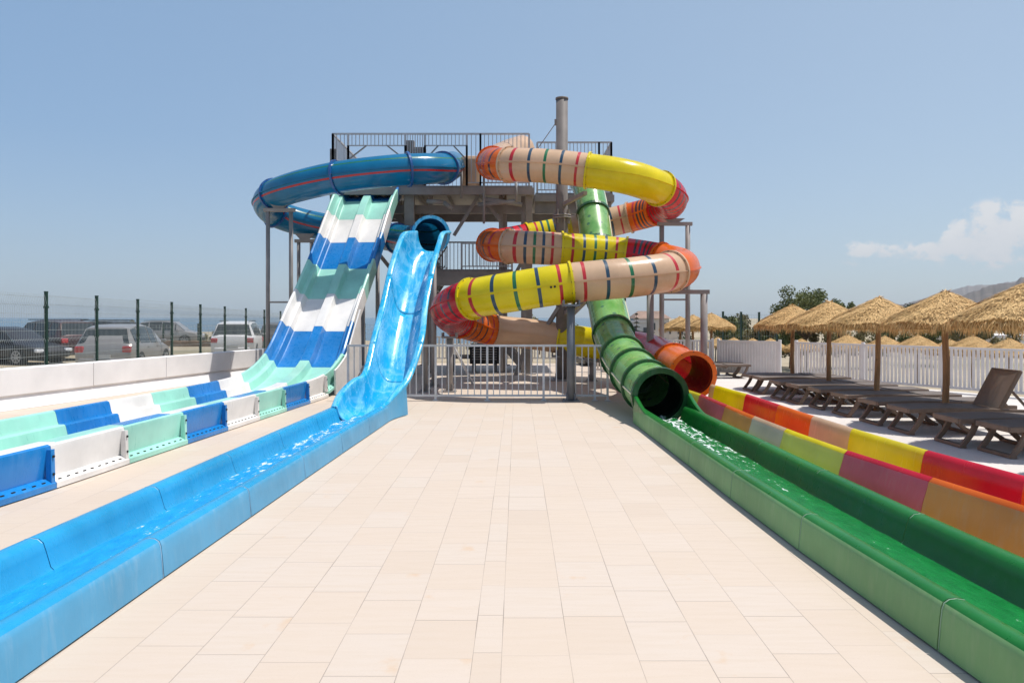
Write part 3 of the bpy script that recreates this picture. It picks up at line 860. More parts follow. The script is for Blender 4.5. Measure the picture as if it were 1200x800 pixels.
# ------------------------------------------------------------------ steel supports
def post_frame(name, label, pts, ztop, bar2=None, saddle=None, r=.055, wid=.12):
    """two posts with a head beam, optional lower rail and a saddle plate under the tube"""
    (xa, ya), (xb, yb) = pts
    o = thing(name, ((xa+xb)/2, (ya+yb)/2, 0), label, 'trestle', 'steel trestles of the tube slides')
    for x, y in pts:
        mb = MB(); mb.rod((x, y, .02), (x, y, ztop), r, 14); mb.build('post', M['steel'], o)
        mb = MB(); mb.box((x, y, .012), (.26, .26, .024)); mb.build('base_plate', M['steel'], o, bevel=.004)
    d = Vector((xb-xa, yb-ya, 0)).normalized()*.12
    mb = MB(); mb.bar((xa-d.x, ya-d.y, ztop+.05), (xb+d.x, yb+d.y, ztop+.05), wid, .10); mb.build('head_beam', M['steel'], o, bevel=.006)
    if bar2:
        mb = MB(); mb.bar((xa, ya, bar2), (xb, yb, bar2), .05, .05); mb.build('cross_rail', M['steel'], o)
    if saddle:
        c, zc = Vector(saddle[:2]+(0,)), saddle[2]
        mb = MB(); m_ = Matrix.Rotation(math.atan2(yb-ya, xb-xa), 3, 'Z')
        n0 = len(mb.v)
        for yy in (-.035, .035):
            for x, z in ((-.14, ztop+.10), (.14, ztop+.10), (.30, zc), (-.30, zc)):
                mb.v.append(Vector((c.x, c.y, z))+m_ @ Vector((x, yy, 0)))
        mb.f += [[n0+3,n0+2,n0+1,n0], [n0+4,n0+5,n0+6,n0+7], [n0,n0+1,n0+5,n0+4], [n0+1,n0+2,n0+6,n0+5], [n0+2,n0+3,n0+7,n0+6], [n0+3,n0,n0+4,n0+7]]
        mb.m += [0]*6; mb.uv += [None]*6; mb.sm += [False]*6
        mb.build('saddle', M['steel'], o)
    return o
def zat(py, Y): return H+(HOR-py)/F*Y
Y = 20.9
post_frame('steel_trestle', 'tall steel trestle with cross rail holding the outer bend of the blue tube', [(GX(314,Y), Y), (GX(341,Y), Y)], zat(245, Y)-.08, bar2=zat(354, Y), saddle=(GX(327,Y), Y, zat(236, Y)), r=.058)
Y = 22.8
post_frame('steel_trestle', 'shorter steel frame behind it, under the returning lower arc of the blue tube', [(GX(350,Y), Y), (GX(365,Y), Y)], zat(282, Y)-.06, saddle=(GX(357,Y), Y, zat(274, Y)), r=.055)
Y = 20.3
post_frame('steel_trestle', 'tallest right-hand steel frame under the upper red bend of the rainbow tube', [(GX(775.5,Y), Y), (GX(806,Y), Y)], zat(262, Y)-.06, bar2=zat(351, Y), saddle=(GX(790,Y), Y, zat(256, Y)), r=.068)
Y = 17.4
post_frame('steel_trestle', 'low steel frame beside the orange mouth, under the lower orange bend', [(GX(762,Y), Y), (GX(825,Y), Y)], zat(342, Y)-.05, saddle=(GX(795,Y), Y, zat(333, Y)), r=.085, wid=.14)
def single_post(label, px, Y, pytop, r=.075, arm=None, brace=None, saddle=True, mat=None):
    x = GX(px, Y); o = thing('support_post', (x, Y, 0), label, 'support post', 'single steel posts under the slides')
    mat = mat or M['steel']; zt = zat(pytop, Y)
    mb = MB(); mb.rod((x, Y, .02), (x, Y, zt), r, 16); mb.build('post', mat, o)
    mb = MB(); mb.box((x, Y, .014), (r*4.2, r*4.2, .028))
    for k in range(4):
        a = R(45+90*k); p = Vector((x+math.cos(a)*r*2.3, Y+math.sin(a)*r*2.3, 0)); mb.rod(p, p+Vector((0,0,.06)), .014, 6)
    mb.build('base_plate', mat, o)
    for k in range(2):
        a = R(45+90*k); d = Vector((math.cos(a), math.sin(a), 0))
        mb = MB(); mb.bar(Vector((x,Y,.10))-d*r*1.5, Vector((x,Y,.10))+d*r*1.5, .012, .16); mb.build('gusset', mat, o)
    if saddle:
        mb = MB(); mb.box((x, Y, zt+.02), (.34, .5, .04)); mb.box((x-.16, Y, zt+.07), (.03, .46, .12)); mb.box((x+.16, Y, zt+.07), (.03, .46, .12)); mb.build('saddle', mat, o)
    if brace:
        mb = MB(); mb.bar((x, Y, brace[0]), Vector(brace[1]), .05, .05); mb.build('brace', M['steel_lt'], o)
    return o
single_post('grey post with bolted foot just before the white railing, under the yellow and beige joint', 669, 15.62-.32, 359, .085, mat=plain('blue_grey_steel', (.17, .18, .20), .4))
single_post('steel post under the lower red bend, behind the railing', 527, 17.3, 396, .075, brace=(1.25, (GX(554,18.9), 18.9, .05)))
single_post('steel post beside the blue chute, nearest the chute', 498, 17.2, 319, .065, saddle=True)
single_post('steel post a step behind the chute post, further back', 508.5, 18.6, 297, .065, saddle=False)
single_post('dark short post under the back yellow section of the lower loop', 654, 20.6, 418, .07, mat=M['steel_dark'])
single_post('short post left of the green tube under the back yellow section', 693.5, 20.2, 424, .07)

# big central mast
Y = 20.5; x = GX(658.5, Y)
mast = thing('steel_mast', (x, Y, 0), 'tall thick grey steel mast rising above the tower between the rainbow loops', 'mast')
mb = MB(); mb.rod((x,Y,.03), (x,Y,zat(117,Y)), .165, 24); mb.rod((x,Y,zat(117,Y)), (x,Y,zat(115,Y)), .18, 24); mb.build('shaft', M['steel_mast'], mast)
mb = MB(); mb.box((x,Y,.02), (.7,.7,.04)); mb.build('base_plate', M['steel'], mast)
mb = MB()
for dz in (-.03, .03): mb.rod((x,Y,zat(254,Y)+dz-.018), (x,Y,zat(254,Y)+dz+.018), .26, 20)
for k in range(10):
    a = k*math.pi/5; p = Vector((x+.215*math.cos(a), Y+.215*math.sin(a), zat(254,Y))); mb.rod(p-Vector((0,0,.07)), p+Vector((0,0,.07)), .014, 6)
for k in range(8):
    a = k*math.pi/4+.2; d = Vector((math.cos(a), math.sin(a), 0))
    mb.bar(Vector((x,Y,zat(254,Y)+.12))+d*.14, Vector((x,Y,zat(254,Y)+.12))+d*.24, .012, .14); mb.bar(Vector((x,Y,zat(254,Y)-.12))+d*.14, Vector((x,Y,zat(254,Y)-.12))+d*.24, .012, .14)
mb.build('flange', M['steel'], mast)
mb = MB(); mb.rod(W(651.5,144,Y), W(629,176,22.4), .012, 6); mb.box(W(651.5,143.5,Y), (.08,.08,.16)); mb.build('stay_cable', M['steel_dark'], mast)
for (pa, pb) in (((660,240,20.45), (686,226,19.0)), ((656,300,20.45), (640,308,19.4)), ((662,367,20.4), (690,350,19.6)), ((655,360,20.4), (632,396,20.75))):
    mb = MB(); mb.bar(W(*pa), W(*pb), .10, .10); mb.build('bracket_arm', M['steel'], mast)

# ------------------------------------------------------------------ slide tower
tw = thing('slide_tower', (-1.2, 24.5, 0), 'grey steel start tower with railed platforms and stairs behind the slides', 'tower')
DZ = 5.78
YF, YB = 22.7, 27.0
def part(mb, name, mat, bev=0.0): return mb.build(name, mat, tw, bevel=bev)
XL, XM, XR = GX(391,YF), GX(620,YF), GX(713,23.6)
for x, yf in ((XL, YF), (GX(480,YF), YF), (XM, YF), (XR, 23.7), (GX(590,23.4), 23.4)):
    for y in (yf, YB):
        w = .30 if abs(x-GX(480,YF)) < .01 else .2
        ztop = 7.2 if w == .30 and y == YF else (6.95 if x in (XL,) else DZ-.1)
        mb = MB(); mb.box((x, y, ztop/2), (w, w*.8, ztop)); mb.box((x, y, .015), (.42, .42, .03)); part(mb, 'column', M['steel'], .008)
for px in (505, 613, 587):
    mb = MB(); x = GX(px, 23.2); mb.box((x, 23.2, (DZ-.2)/2), (.13, .13, DZ-.2)); part(mb, 'column', M['steel'], .006)
# decks with edge beams
def deck(x0, x1, y0, y1, z, name='deck', th=.06):
    mb = MB(); mb.box(((x0+x1)/2, (y0+y1)/2, z-th/2), (x1-x0, y1-y0, th)); part(mb, name, M['steel_dark'])
    for (a, b, c, d) in ((x0, x1, y0, y0), (x0, x1, y1, y1), (x0, x0, y0, y1), (x1, x1, y0, y1)):
        mb = MB(); mb.bar((a, c, z-.17), (b, d, z-.17), .10, .215); part(mb, 'edge_beam', M['steel'])
        mb = MB()
    mb = MB()
    k = x0+.8
    while k < x1: mb.bar((k, y0+.06, z-.16), (k, y1-.06, z-.16), .08, .18); k += .9
    part(mb, 'joist', M['steel_dark'])
deck(XL-.05, XM+.1, YF-.25, YB+.2, DZ)
deck(XM+.22, XR+.12, 23.45, YB+.2, DZ-.05)
mb = MB(); mb.bar((XL, YF+.5, DZ-.62), (XM, YF+.5, DZ-.62), .14, .26); part(mb, 'main_beam', M['steel'])
mb = MB(); mb.bar((XL, YF+2.4, DZ-.62), (XR, YF+2.4, DZ-.62), .14, .28); part(mb, 'main_beam', M['steel_dark'])
mb = MB(); mb.bar((XM+.2, 23.62, DZ-.5), (XR, 23.62, DZ-.5), .14, .40); part(mb, 'main_beam', M['steel_dark'])
def railing(p, q, z, h, bars=.115, name='railing', frm=None, mid=None, mat=None, bw=.022):
    """bars fill from z+frm (or the bottom rail) to the top rail"""
    p, q = Vector(p), Vector(q); L = (q-p).length; d = (q-p)/L
    lo = frm if frm is not None else .10
    mb = MB(); up = Vector((0,0,1))
    sl = q.z-p.z
    mb.bar(p+up*(z+h), q+up*(z+h), .05, .05); mb.bar(p+up*(z+lo), q+up*(z+lo), .035, .035)
    n = max(1, int(L/bars))
    for k in range(n+1):
        a = p+d*(L*k/n); mb.bar(a+up*(z+lo), a+up*(z+h), bw, bw)
    if frm is None:
        for a in (p, q): mb.bar(a+up*z, a+up*(z+h), .06, .06)
    return part(mb, name, mat or M['steel_rail'])
RH = zat(157, YF-.2)-DZ
y = YF-.2
xs = [GX(px, y) for px in (390, 408, 475, 498, 547, 563, 620)]
railing((xs[0], y, 0), (xs[1], y, 0), DZ, RH); railing((xs[2], y, 0), (xs[3], y, 0), DZ, RH, .075)
railing((xs[4], y, 0), (xs[5], y, 0), DZ, RH); railing((xs[5], y, 0), (xs[6], y, 0), DZ, RH)
for a, b in ((xs[1], xs[2]), (xs[3], xs[4])):      # head grilles over the slide entries, with corner braces
    railing((a, y, 0), (b, y, 0), DZ, RH, frm=RH-.36, name='entry_grille')
    w = (b-a)
    for e, s in ((a, 1), (b, -1)):
        mb = MB()
        mb.bar((e+.02*s, y, DZ+RH-.78), (e+s*min(.62, w*.32), y, DZ+RH-.36), .04, .04)
        mb.bar((e, y, DZ), (e, y, DZ+RH-.36), .06, .06)
        part(mb, 'entry_brace', M['steel'])
railing((xs[0], y, 0), (xs[0], YB+.1, 0), DZ, RH, .14); railing((xs[0], YB+.15, 0), (xs[6], YB+.15, 0), DZ, RH, .14)
y2 = 23.5; RH2 = zat(167, y2)-DZ+.05
railing((XM+.28, y2, 0), (GX(702,y2), y2, 0), DZ-.05, RH2, .115); railing((GX(702,y2), y2, 0), (XR+.08, y2, 0), DZ-.05, RH2, .115)
railing((XR+.08, y2, 0), (XR+.08, YB, 0), DZ-.05, RH2, .14); railing((XM+.28, YB+.1, 0), (XR+.08, YB+.1, 0), DZ-.05, RH2, .14)
# grey control cabinet on the platform between the entries
mb = MB(); mb.box((GX(486,y), y+.25, DZ+.62), (.62, .3, 1.2)); part(mb, 'cabinet', M['steel'], .01)
# beige start tubs where the tubes leave the deck
for (px, w) in ((551, .62),):
    mb = MB(); x = GX(px, 23.0); mb.box((x, 23.2, DZ+.55), (w, .5, 1.0)); part(mb, 'start_tub', M['beige'], .12)
# braces
for (a, b) in (((562,228), (532,276)), ((564,230), (586,258)), ((480,300), (505,262)), ((620,262), (600,300))):
    mb = MB(); mb.bar(W(a[0], a[1], 22.9), W(b[0], b[1], 22.9), .10, .10); part(mb, 'brace', M['steel'])
for (a, b, Yb) in (((402,245), (470,330), 24.5), ((615,300), (560,405), 25.5), ((637,402), (690,350), 23), ((617,402), (602,446), 22.4)):
    mb = MB(); mb.bar(W(a[0], a[1], Yb), W(b[0], b[1], Yb), .12, .12); part(mb, 'brace', M['steel'])
# pipes and plumbing under the platform
for (a, b) in (((500,236), (520,237)), ((520,237), (530,245)), ((566,233), (612,240)), ((560,240), (606,236))):
    mb = MB(); mb.rod(W(a[0], a[1], 22.5), W(b[0], b[1], 22.5), .07, 10); part(mb, 'pipe', M['concrete_cap'])
for px, py0, py1 in ((541,192,232), (567,205,262), (605,212,236)):
    mb = MB(); mb.rod(W(px, py0, 22.2), W(px, py1, 22.2), .035, 10); part(mb, 'pipe', M['concrete_cap'])
# intermediate landing and stairs
LZ = zat(316, 23.2)
lx0, lx1 = GX(512, 23.2), GX(600, 23.2)
deck(lx0, lx1, 23.0, 25.0, LZ, 'landing')
mb = MB(); mb.bar((lx0-.1, 22.96, LZ-.36), (lx1+1.2, 22.96, LZ-.36), .10, .30); part(mb, 'main_beam', M['steel'])
railing((GX(541,23.1), 23.1, 0), (GX(600,23.1), 23.1, 0), LZ, zat(285,23.1)-LZ, .11)
railing((lx0, 25.0, 0), (lx1, 25.0, 0), LZ, 1.05, .13)
def stairs(p, q, w, axis, n=14):
    """straight flight from p (low) to q (high); w = width vector"""
    p, q, w = Vector(p), Vector(q), Vector(w)
    for e in (Vector((0,0,0)), w):
        mb = MB(); mb.bar(p+e, q+e, .05, .24); part(mb, 'stair_stringer', M['steel_dark'])
        mb = MB(); up = Vector((0,0,1))
        mb.bar(p+e+up*1.0, q+e+up*1.0, .045, .045); mb.bar(p+e+up*.25, q+e+up*.25, .03, .03)
        m = int((q-p).length/.14)
        for k in range(m+1):
            a = p.lerp(q, k/m)+e; mb.bar(a+up*.1, a+up*1.0, .022, .022)
        part(mb, 'stair_railing', M['steel'])
    d = (q-p); dh = Vector((d.x, d.y, 0)).normalized()
    for k in range(1, n):
        c = p.lerp(q, k/n)+w/2
        mb = MB(); rot = Matrix((dh, Vector((-dh.y, dh.x, 0)), Vector((0,0,1)))).transposed()
        mb.box(c, (.27, w.length-.06, .035), mat=rot); part(mb, 'tread', M['steel_dark'])
stairs((GX(512,23.6), 23.6, LZ), (GX(452,24.2), 24.0, DZ-.1), (0, .9, 0), 'x')
stairs((GX(512,23.6)-2.0, 24.9, .02), (lx0+.1, 24.9, LZ), (0, .9, 0), 'x', 16)
stairs((GX(617,22.2), 24.2, .02), (GX(560,24.2)+.3, 24.2, 1.55), (0, .8, 0), 'x', 8)

# dark pump cabinet under the tower
pb = thing('pump_cabinet', (GX(568,23.4), 23.6, 0), 'low dark cabinet with pipework standing under the tower behind the railing', 'pump cabinet')
x = GX(568,23.6)
mb = MB(); mb.box((x, 23.7, .58), (.95, .6, .62)); mb.build('housing', M['black'], pb, bevel=.02)
mb = MB(); mb.box((x-.35, 23.7, .13), (.1, .5, .26)); mb.box((x+.35, 23.7, .13), (.1, .5, .26)); mb.build('plinth', M['steel_dark'], pb)
mb = MB(); mb.rod((x-.47,23.5,.5), (x-1.0,23.5,.5), .07, 10); mb.rod((x-1.0,23.5,.57), (x-1.0,23.5,.02), .07, 10); mb.build('pipe', M['steel_dark'], pb)
mb = MB()
for k in range(5): mb.box((x, 23.395, .42+.08*k), (.8, .012, .03))
mb.build('vent_grille', M['steel_dark'], pb)

# ------------------------------------------------------------------ white railing across the plaza
YG = 15.45
gt = thing('metal_railing', (GX(600,YG), YG, 0), 'light grey upright-bar railing across the end of the plaza between blue and green slides', 'railing')
gxs = [GX(px, YG) for px in (408, 450, 510.5, 571, 637, 697, 712)]
for a, b in zip(gxs, gxs[1:]):
    mb = MB(); zt, zb = 1.16, .11
    mb.bar((a+.02, YG, zt), (b-.02, YG, zt), .045, .045); mb.bar((a+.02, YG, zb), (b-.02, YG, zb), .04, .04)
    n = max(2, round((b-a)/.135))
    for k in range(1, n):
        x = a+(b-a)*k/n; mb.bar((x, YG, zb), (x, YG, zt), .02, .02)
    mb.build('bar_panel', M['steel_lt'], gt)
for a in gxs:
    mb = MB(); mb.box((a, YG, .60), (.045, .045, 1.16)); mb.box((a, YG, .009), (.12, .12, .012)); mb.build('post', M['steel_lt'], gt)

# ------------------------------------------------------------------ low white wall on the left
lw = thing('low_wall', (wallx(14), 14, 0), 'low white rendered wall with overhanging top along the car park', 'wall')
wd = Vector((.214, 1, 0)).normalized(); wn = Vector((1, -.214, 0)).normalized()
cutsY = [4.0, 8.6, 12.0, 15.9, 18.2, 20.85, 24.6]
for a, b in zip(cutsY, cutsY[1:]):
    pa = Vector((wallx(a), a, 0))+wd*.006; pb_ = Vector((wallx(b), b, 0))-wd*.006
    mb = MB(); mb.bar(pa-wn*.13+Vector((0,0,.525)), pb_-wn*.13+Vector((0,0,.525)), .30, .51); mb.build('upper_block', M['wall_white'], lw, bevel=.012)
pa = Vector((wallx(4.0), 4.0, 0)); pb_ = Vector((wallx(24.6), 24.6, 0))
mb = MB(); n0 = len(mb.v)
for p in (pa, pb_):
    for o_, z in ((-.24, 0.005), (.10, .005), (-.045, .268), (-.24, .268)): mb.v.append(p+wn*o_+Vector((0,0,z)))
for q in ((0,1,2,3), (7,6,5,4), (0,4,5,1), (1,5,6,2), (2,6,7,3), (3,7,4,0)): mb.face(list(q))
mb.build('sloping_base', M['wall_white'], lw)

# ------------------------------------------------------------------ wire fences
def wire_fence(name, label, p0, dp, n, z0, z1, pitch, wires=True, zg=0.0, hz=.2, post=.06, wr=.0032):
    o = thing(name, (p0[0], p0[1], zg), label, 'fence')
    d = Vector((dp[0], dp[1], 0)); L = d.length; t = d/L; nrm = Vector((t.y, -t.x, 0))
    for k in range(n):
        p = Vector((p0[0], p0[1], 0))+d*k; zt = z0+(z1-z0)*k/max(1, n-1)
        mb = MB(); mb.box((p.x, p.y, (zt+zg)/2), (post, post, zt-zg), rz=math.atan2(t.y, t.x)); mb.box((p.x, p.y, zt+.01), (post*1.15, post*1.15, .02), rz=math.atan2(t.y, t.x))
        for h in (.25, .55, .85): mb.box((p.x, p.y, zg+(zt-zg)*h), (post*1.5, post*1.3, .05), rz=math.atan2(t.y, t.x))
        mb.build('post', M['fence_green'], o)
        if wires and k < n-1:
            zt2 = z0+(z1-z0)*(k+1)/(n-1); mb = MB()
            m = int(L/pitch)
            for i in range(1, m):
                q = p+d*(i/m); ze = zt+(zt2-zt)*i/m-.06
                pts = []
                for f, off in ((0, 0), (.12, 0), (.15, .03), (.18, 0), (.48, 0), (.51, .03), (.54, 0), (.86, 0), (.91, .045), (.96, .02), (1, 0)):
                    pts.append(q+nrm*off+Vector((0, 0, zg+.06+(ze-zg-.06)*f)))
                rr = [[v+t*wr, v+nrm*wr, v-t*wr, v-nrm*wr] for v in pts]
                mb.rings(rr, None, True, False)
            h = .06
            while h < zt-zg:
                f = h/(zt-zg)
                mb.bar(p+Vector((0,0,zg+h)), p+d+Vector((0,0,zg+h+(zt2-zt)*f)), wr*2, wr*2); h += hz
            mb.build('wire_panel', M['wire'], o)
    return o
p0 = Vector((GX(54,17.3), 17.3, 0)); dp = Vector((.06, 2.0, 0))
pp = p0-dp*2
wire_fence('wire_fence', 'tall green wire mesh fence with dark posts between the white wall and the parked cars', (pp.x, pp.y), (dp.x, dp.y), 12, 2.43, 1.98, .055)
wire_fence('wire_fence', 'low far wire fence standing behind the parked cars at the edge of the lot', (GX(150,46), 46), (2.05, .35), 14, 1.35, 1.35, .2, True, 0, .3, .09, .006)
# posts of the fence behind the parasols on the right
wire_fence('wire_fence', 'tall dark green fence posts with thin mesh behind the three far left parasols', (GX(826,31), 31), (.78, .05), 5, 2.0, 1.95, .11, True, -.9, .3, .075, .003)

# ------------------------------------------------------------------ white slatted pool fence (three runs)
def slat_fence(label, p, q, h=1.06, pitch=.093, sw=.062, bay=1.95):
    p, q = Vector(p+(0,)), Vector(q+(0,)); L = (q-p).length; d = (q-p)/L; rz = math.atan2(d.y, d.x)
    o = thing('slatted_fence', p.lerp(q, .5), label, 'fence', 'white slatted pool fence runs')
    nb = max(1, round(L/bay))
    for k in range(nb+1):
        a = p+d*(L*k/nb)
        mb = MB(); mb.box(a+Vector((0,0,h/2+.02)), (.075, .075, h+.06), rz=rz); mb.build('post', M['white_pvc'], o, bevel=.006)
    for k in range(nb):
        a, b = p+d*(L*k/nb+.04), p+d*(L*(k+1)/nb-.04); mb = MB(); LL = (b-a).length
        mb.bar(a+Vector((0,0,h-.02)), b+Vector((0,0,h-.02)), .05, .05); mb.bar(a+Vector((0,0,.12)), b+Vector((0,0,.12)), .04, .06)
        n = int(LL/pitch)
        for i in range(n):
            c = a+d*(LL*(i+.5)/n); mb.box(c+Vector((0,0,(h+.07)/2)), (sw, .018, h-.10), rz=rz)
        mb.build('slat_panel', M['white_pvc'], o)
    return o
slat_fence('white slatted fence run behind the orange tube mouth, left of the corner', (2.6, 23.0), (6.15, 22.5))
slat_fence('short white slatted fence run from the corner to the gate gap', (6.3, 22.4), (7.72, 21.15), pitch=.085, sw=.078)
slat_fence('long white slatted fence run behind the row of dark loungers', (8.02, 20.7), (13.4, 12.2))
Y = 23.9
mb = MB()
bkf = slat_fence('low white fence far behind the tower legs under the lower loop', (-3.6, 29.5), (3.0, 29.5), h=1.0, pitch=.14, sw=.07)

# ------------------------------------------------------------------ parasols
def make_parasol():
    rnd = random.Random(11)
    o = thing('straw_parasol', (0,0,0), 'x', 'parasol', 'straw parasols over the loungers')
    mb = MB(); rr = []
    for k in range(9):
        z = 1.94*k/8; r = .052-.008*k/8; ox = .006*math.sin(k*1.3)
        rr.append([Vector((ox+r*math.cos(a*math.pi/7), .004*math.cos(k)+r*math.sin(a*math.pi/7), z)) for a in range(14)])
    mb.rings(rr, None, True, True, cap=True); mb.build('pole', M['pole_wood'], o, world=False)
    RAD = .87
    def prof(t):   # t 0 apex..1 rim -> (r,z)
        return RAD*t, 2.125-.47*t**1.06-.03*max(0, t-.8)/.2
    mb = MB(); rings = []
    N = 56
    for k in range(22):
        t = .02+.98*k/21; r, z = prof(t)
        rings.append([Vector((r*(1+.025*math.sin(5*a+2)*t)*math.cos(a), r*(1+.025*math.sin(5*a+2)*t)*math.sin(a), z+.022*math.sin(7*a+t*9)*t+rnd.uniform(-.010,.010)+.003*math.sin(t*38))) for a in [2*math.pi*i/N for i in range(N)]])
    top = rings[::-1]
    under = []
    for t in (1.0, .6, .05):
        r, z = prof(t); under.append([Vector((r*.97*math.cos(a), r*.97*math.sin(a), z-.10*(1 if t > .5 else .6))) for a in [2*math.pi*i/N for i in range(N)]])
    mb.rings(rings, None, True, True, flip=False)
    mb.rings([rings[-1]]+under, None, True, True, flip=False)
    # straw blades lying over the mat
    i = 0
    while i < 7500:
        t = math.sqrt(rnd.random()); a = rnd.uniform(0, 2*math.pi)
        if t < .03: continue
        r, z = prof(t); r1, z1 = prof(min(1.06, t+.03))
        s = Vector((math.cos(a)*(r1-r), math.sin(a)*(r1-r), z1-z)).normalized()
        tang = Vector((-math.sin(a), math.cos(a), 0)); nrm = tang.cross(s); nrm = nrm if nrm.z > 0 else -nrm
        dirv = (s+tang*rnd.gauss(0, .42)+nrm*rnd.uniform(-.05, .20)).normalized()
        L = rnd.uniform(.03, .085); w = rnd.uniform(.003, .006)
        c = Vector((r*math.cos(a), r*math.sin(a), z+.018+.022*math.sin(7*a+t*9)*t+.003*math.sin(t*38)))
        sdv = dirv.cross(nrm).normalized()*w
        n0 = len(mb.v); e = c+dirv*L
        mb.v += [c-sdv, c+sdv, e+sdv*.5, e-sdv*.5]; mb.face([n0,n0+1,n0+2,n0+3], 1); i += 1
    for k in range(18):      # tuft at the tip
        a = rnd.uniform(0, 6.28); c = Vector((.03*math.cos(a), .03*math.sin(a), 2.11)); e = c+Vector((.06*math.cos(a), .06*math.sin(a), rnd.uniform(.0,.05)))
        n0 = len(mb.v); w = Vector((-math.sin(a), math.cos(a), 0))*.006; mb.v += [c-w, c+w, e+w, e-w]; mb.face([n0,n0+1,n0+2,n0+3], 1)
    mb.build('thatch_canopy', [M['straw_base'], M['straw']], o, world=False)
    mb = MB()
    for i in range(1700):
        a = rnd.uniform(0, 2*math.pi); t = rnd.choice((.99, 1.0, 1.01, .96, .92, .86)) ; r, z = prof(min(1, t)); r = r*(1+.025*math.sin(5*a+2))*max(1, t)
        c = Vector((r*math.cos(a), r*math.sin(a), z-.01+rnd.uniform(-.03,.025)))
        L = rnd.uniform(.05, .16)*(1+.35*math.sin(9*a)+.2*math.sin(4*a+1)); o1 = rnd.uniform(-.02,.05); tw_ = rnd.gauss(0, .035)
        m = c+Vector((math.cos(a)*o1-math.sin(a)*tw_*.5, math.sin(a)*o1+math.cos(a)*tw_*.5, -L*.5))
        e = c+Vector((math.cos(a)*(o1*1.2)-math.sin(a)*tw_, math.sin(a)*(o1*1.2)+math.cos(a)*tw_, -L))
        w = Vector((-math.sin(a), math.cos(a), 0))*rnd.uniform(.003, .006)
        w = Matrix.Rotation(rnd.uniform(-.9,.9), 3, 'Z') @ w
        n0 = len(mb.v); mb.v += [c-w, c+w, m+w, m-w, e+w*.4, e-w*.4]; mb.face([n0,n0+1,n0+2,n0+3]); mb.face([n0+3,n0+2,n0+4,n0+5])
    mb.build('straw_fringe', M['straw'], o, world=False)
    mb = MB()
    for k in range(8):
        a = k*math.pi/4; r, z = prof(.93); mb.rod((.03*math.cos(a), .03*math.sin(a), 1.93), (r*math.cos(a), r*math.sin(a), z-.085), .012, 6)
    mb.build('spoke_frame', M['pole_wood'], o, world=False)
    return o
proto = make_parasol(); used = [False]
def place_parasol(x, y, z, label, rz, sc=1.0, group=None, tilt=(0,0)):
    o = proto if not used[0] else copy_tree(proto); used[0] = True
    o.location = (x, y, z); o.rotation_euler = (tilt[0], tilt[1], rz); o.scale = (sc, sc, sc)
    tag(o, label, 'parasol', group)
    return o
FR = 'straw parasols beside the dark loungers'
place_parasol(6.86, 9.7, .006, 'nearest straw parasol, cut off by the right edge of the photo', .3, 1.05, FR)
place_parasol(6.86, 7.55, .006, 'straw parasol just outside the right edge of the photo, only its shadow showing', 2.2, 1.05, FR)
place_parasol(6.87, 11.62, .006, 'straw parasol whose pole stands behind the lounger with the raised backrest', 1.9, 1.02, FR, (.01, .012))
place_parasol(6.80, 13.7, .006, 'middle one of the five straw parasols beside the loungers', 3.4, 1.0, FR, (-.015, -.02))
place_parasol(6.80, 15.75, .006, 'fourth straw parasol from the right, just in front of the olive tree', 4.4, .985, FR, (.0, .015))
place_parasol(6.80, 17.8, .006, 'farthest straw parasol of the lounger row, beside the fence gate gap', 5.2, .965, FR)
FB = 'straw parasols seen behind the orange mouth'
for px, Yp, apy, lab in ((833.5, 27.5, 367, 'right of the three parasols behind the white fence above the orange tube mouth'), (812, 30.0, 369, 'middle of three parasols behind the white fence above the orange tube mouth'), (797, 31.5, 371, 'left one of three parasols behind the white fence above the orange tube mouth')):
    place_parasol(GX(px,Yp), Yp, zat(apy,Yp)-2.12, lab, px*.7, 1.0, FB)
FL = 'straw parasol tops showing over the white fence'
ordn = ['first', 'second', 'third', 'fourth', 'fifth', 'sixth', 'seventh', 'eighth', 'ninth', 'tenth', 'eleventh']
for i, (px, apy, Yp) in enumerate(((841,395.5,44), (860,396,43), (882,397,42), (903,397,41), (939,397.5,38), (993,393,29), (1037,394.5,30), (1076,393.5,28), (1113,398.5,29), (1140,394,26.5), (1183,397.5,25))):
    place_parasol(GX(px,Yp), Yp, zat(apy,Yp)-2.14, '%s from the left of the small straw parasol tops peeking over the white fence' % ordn[i], px*1.3, 1.02, FL)

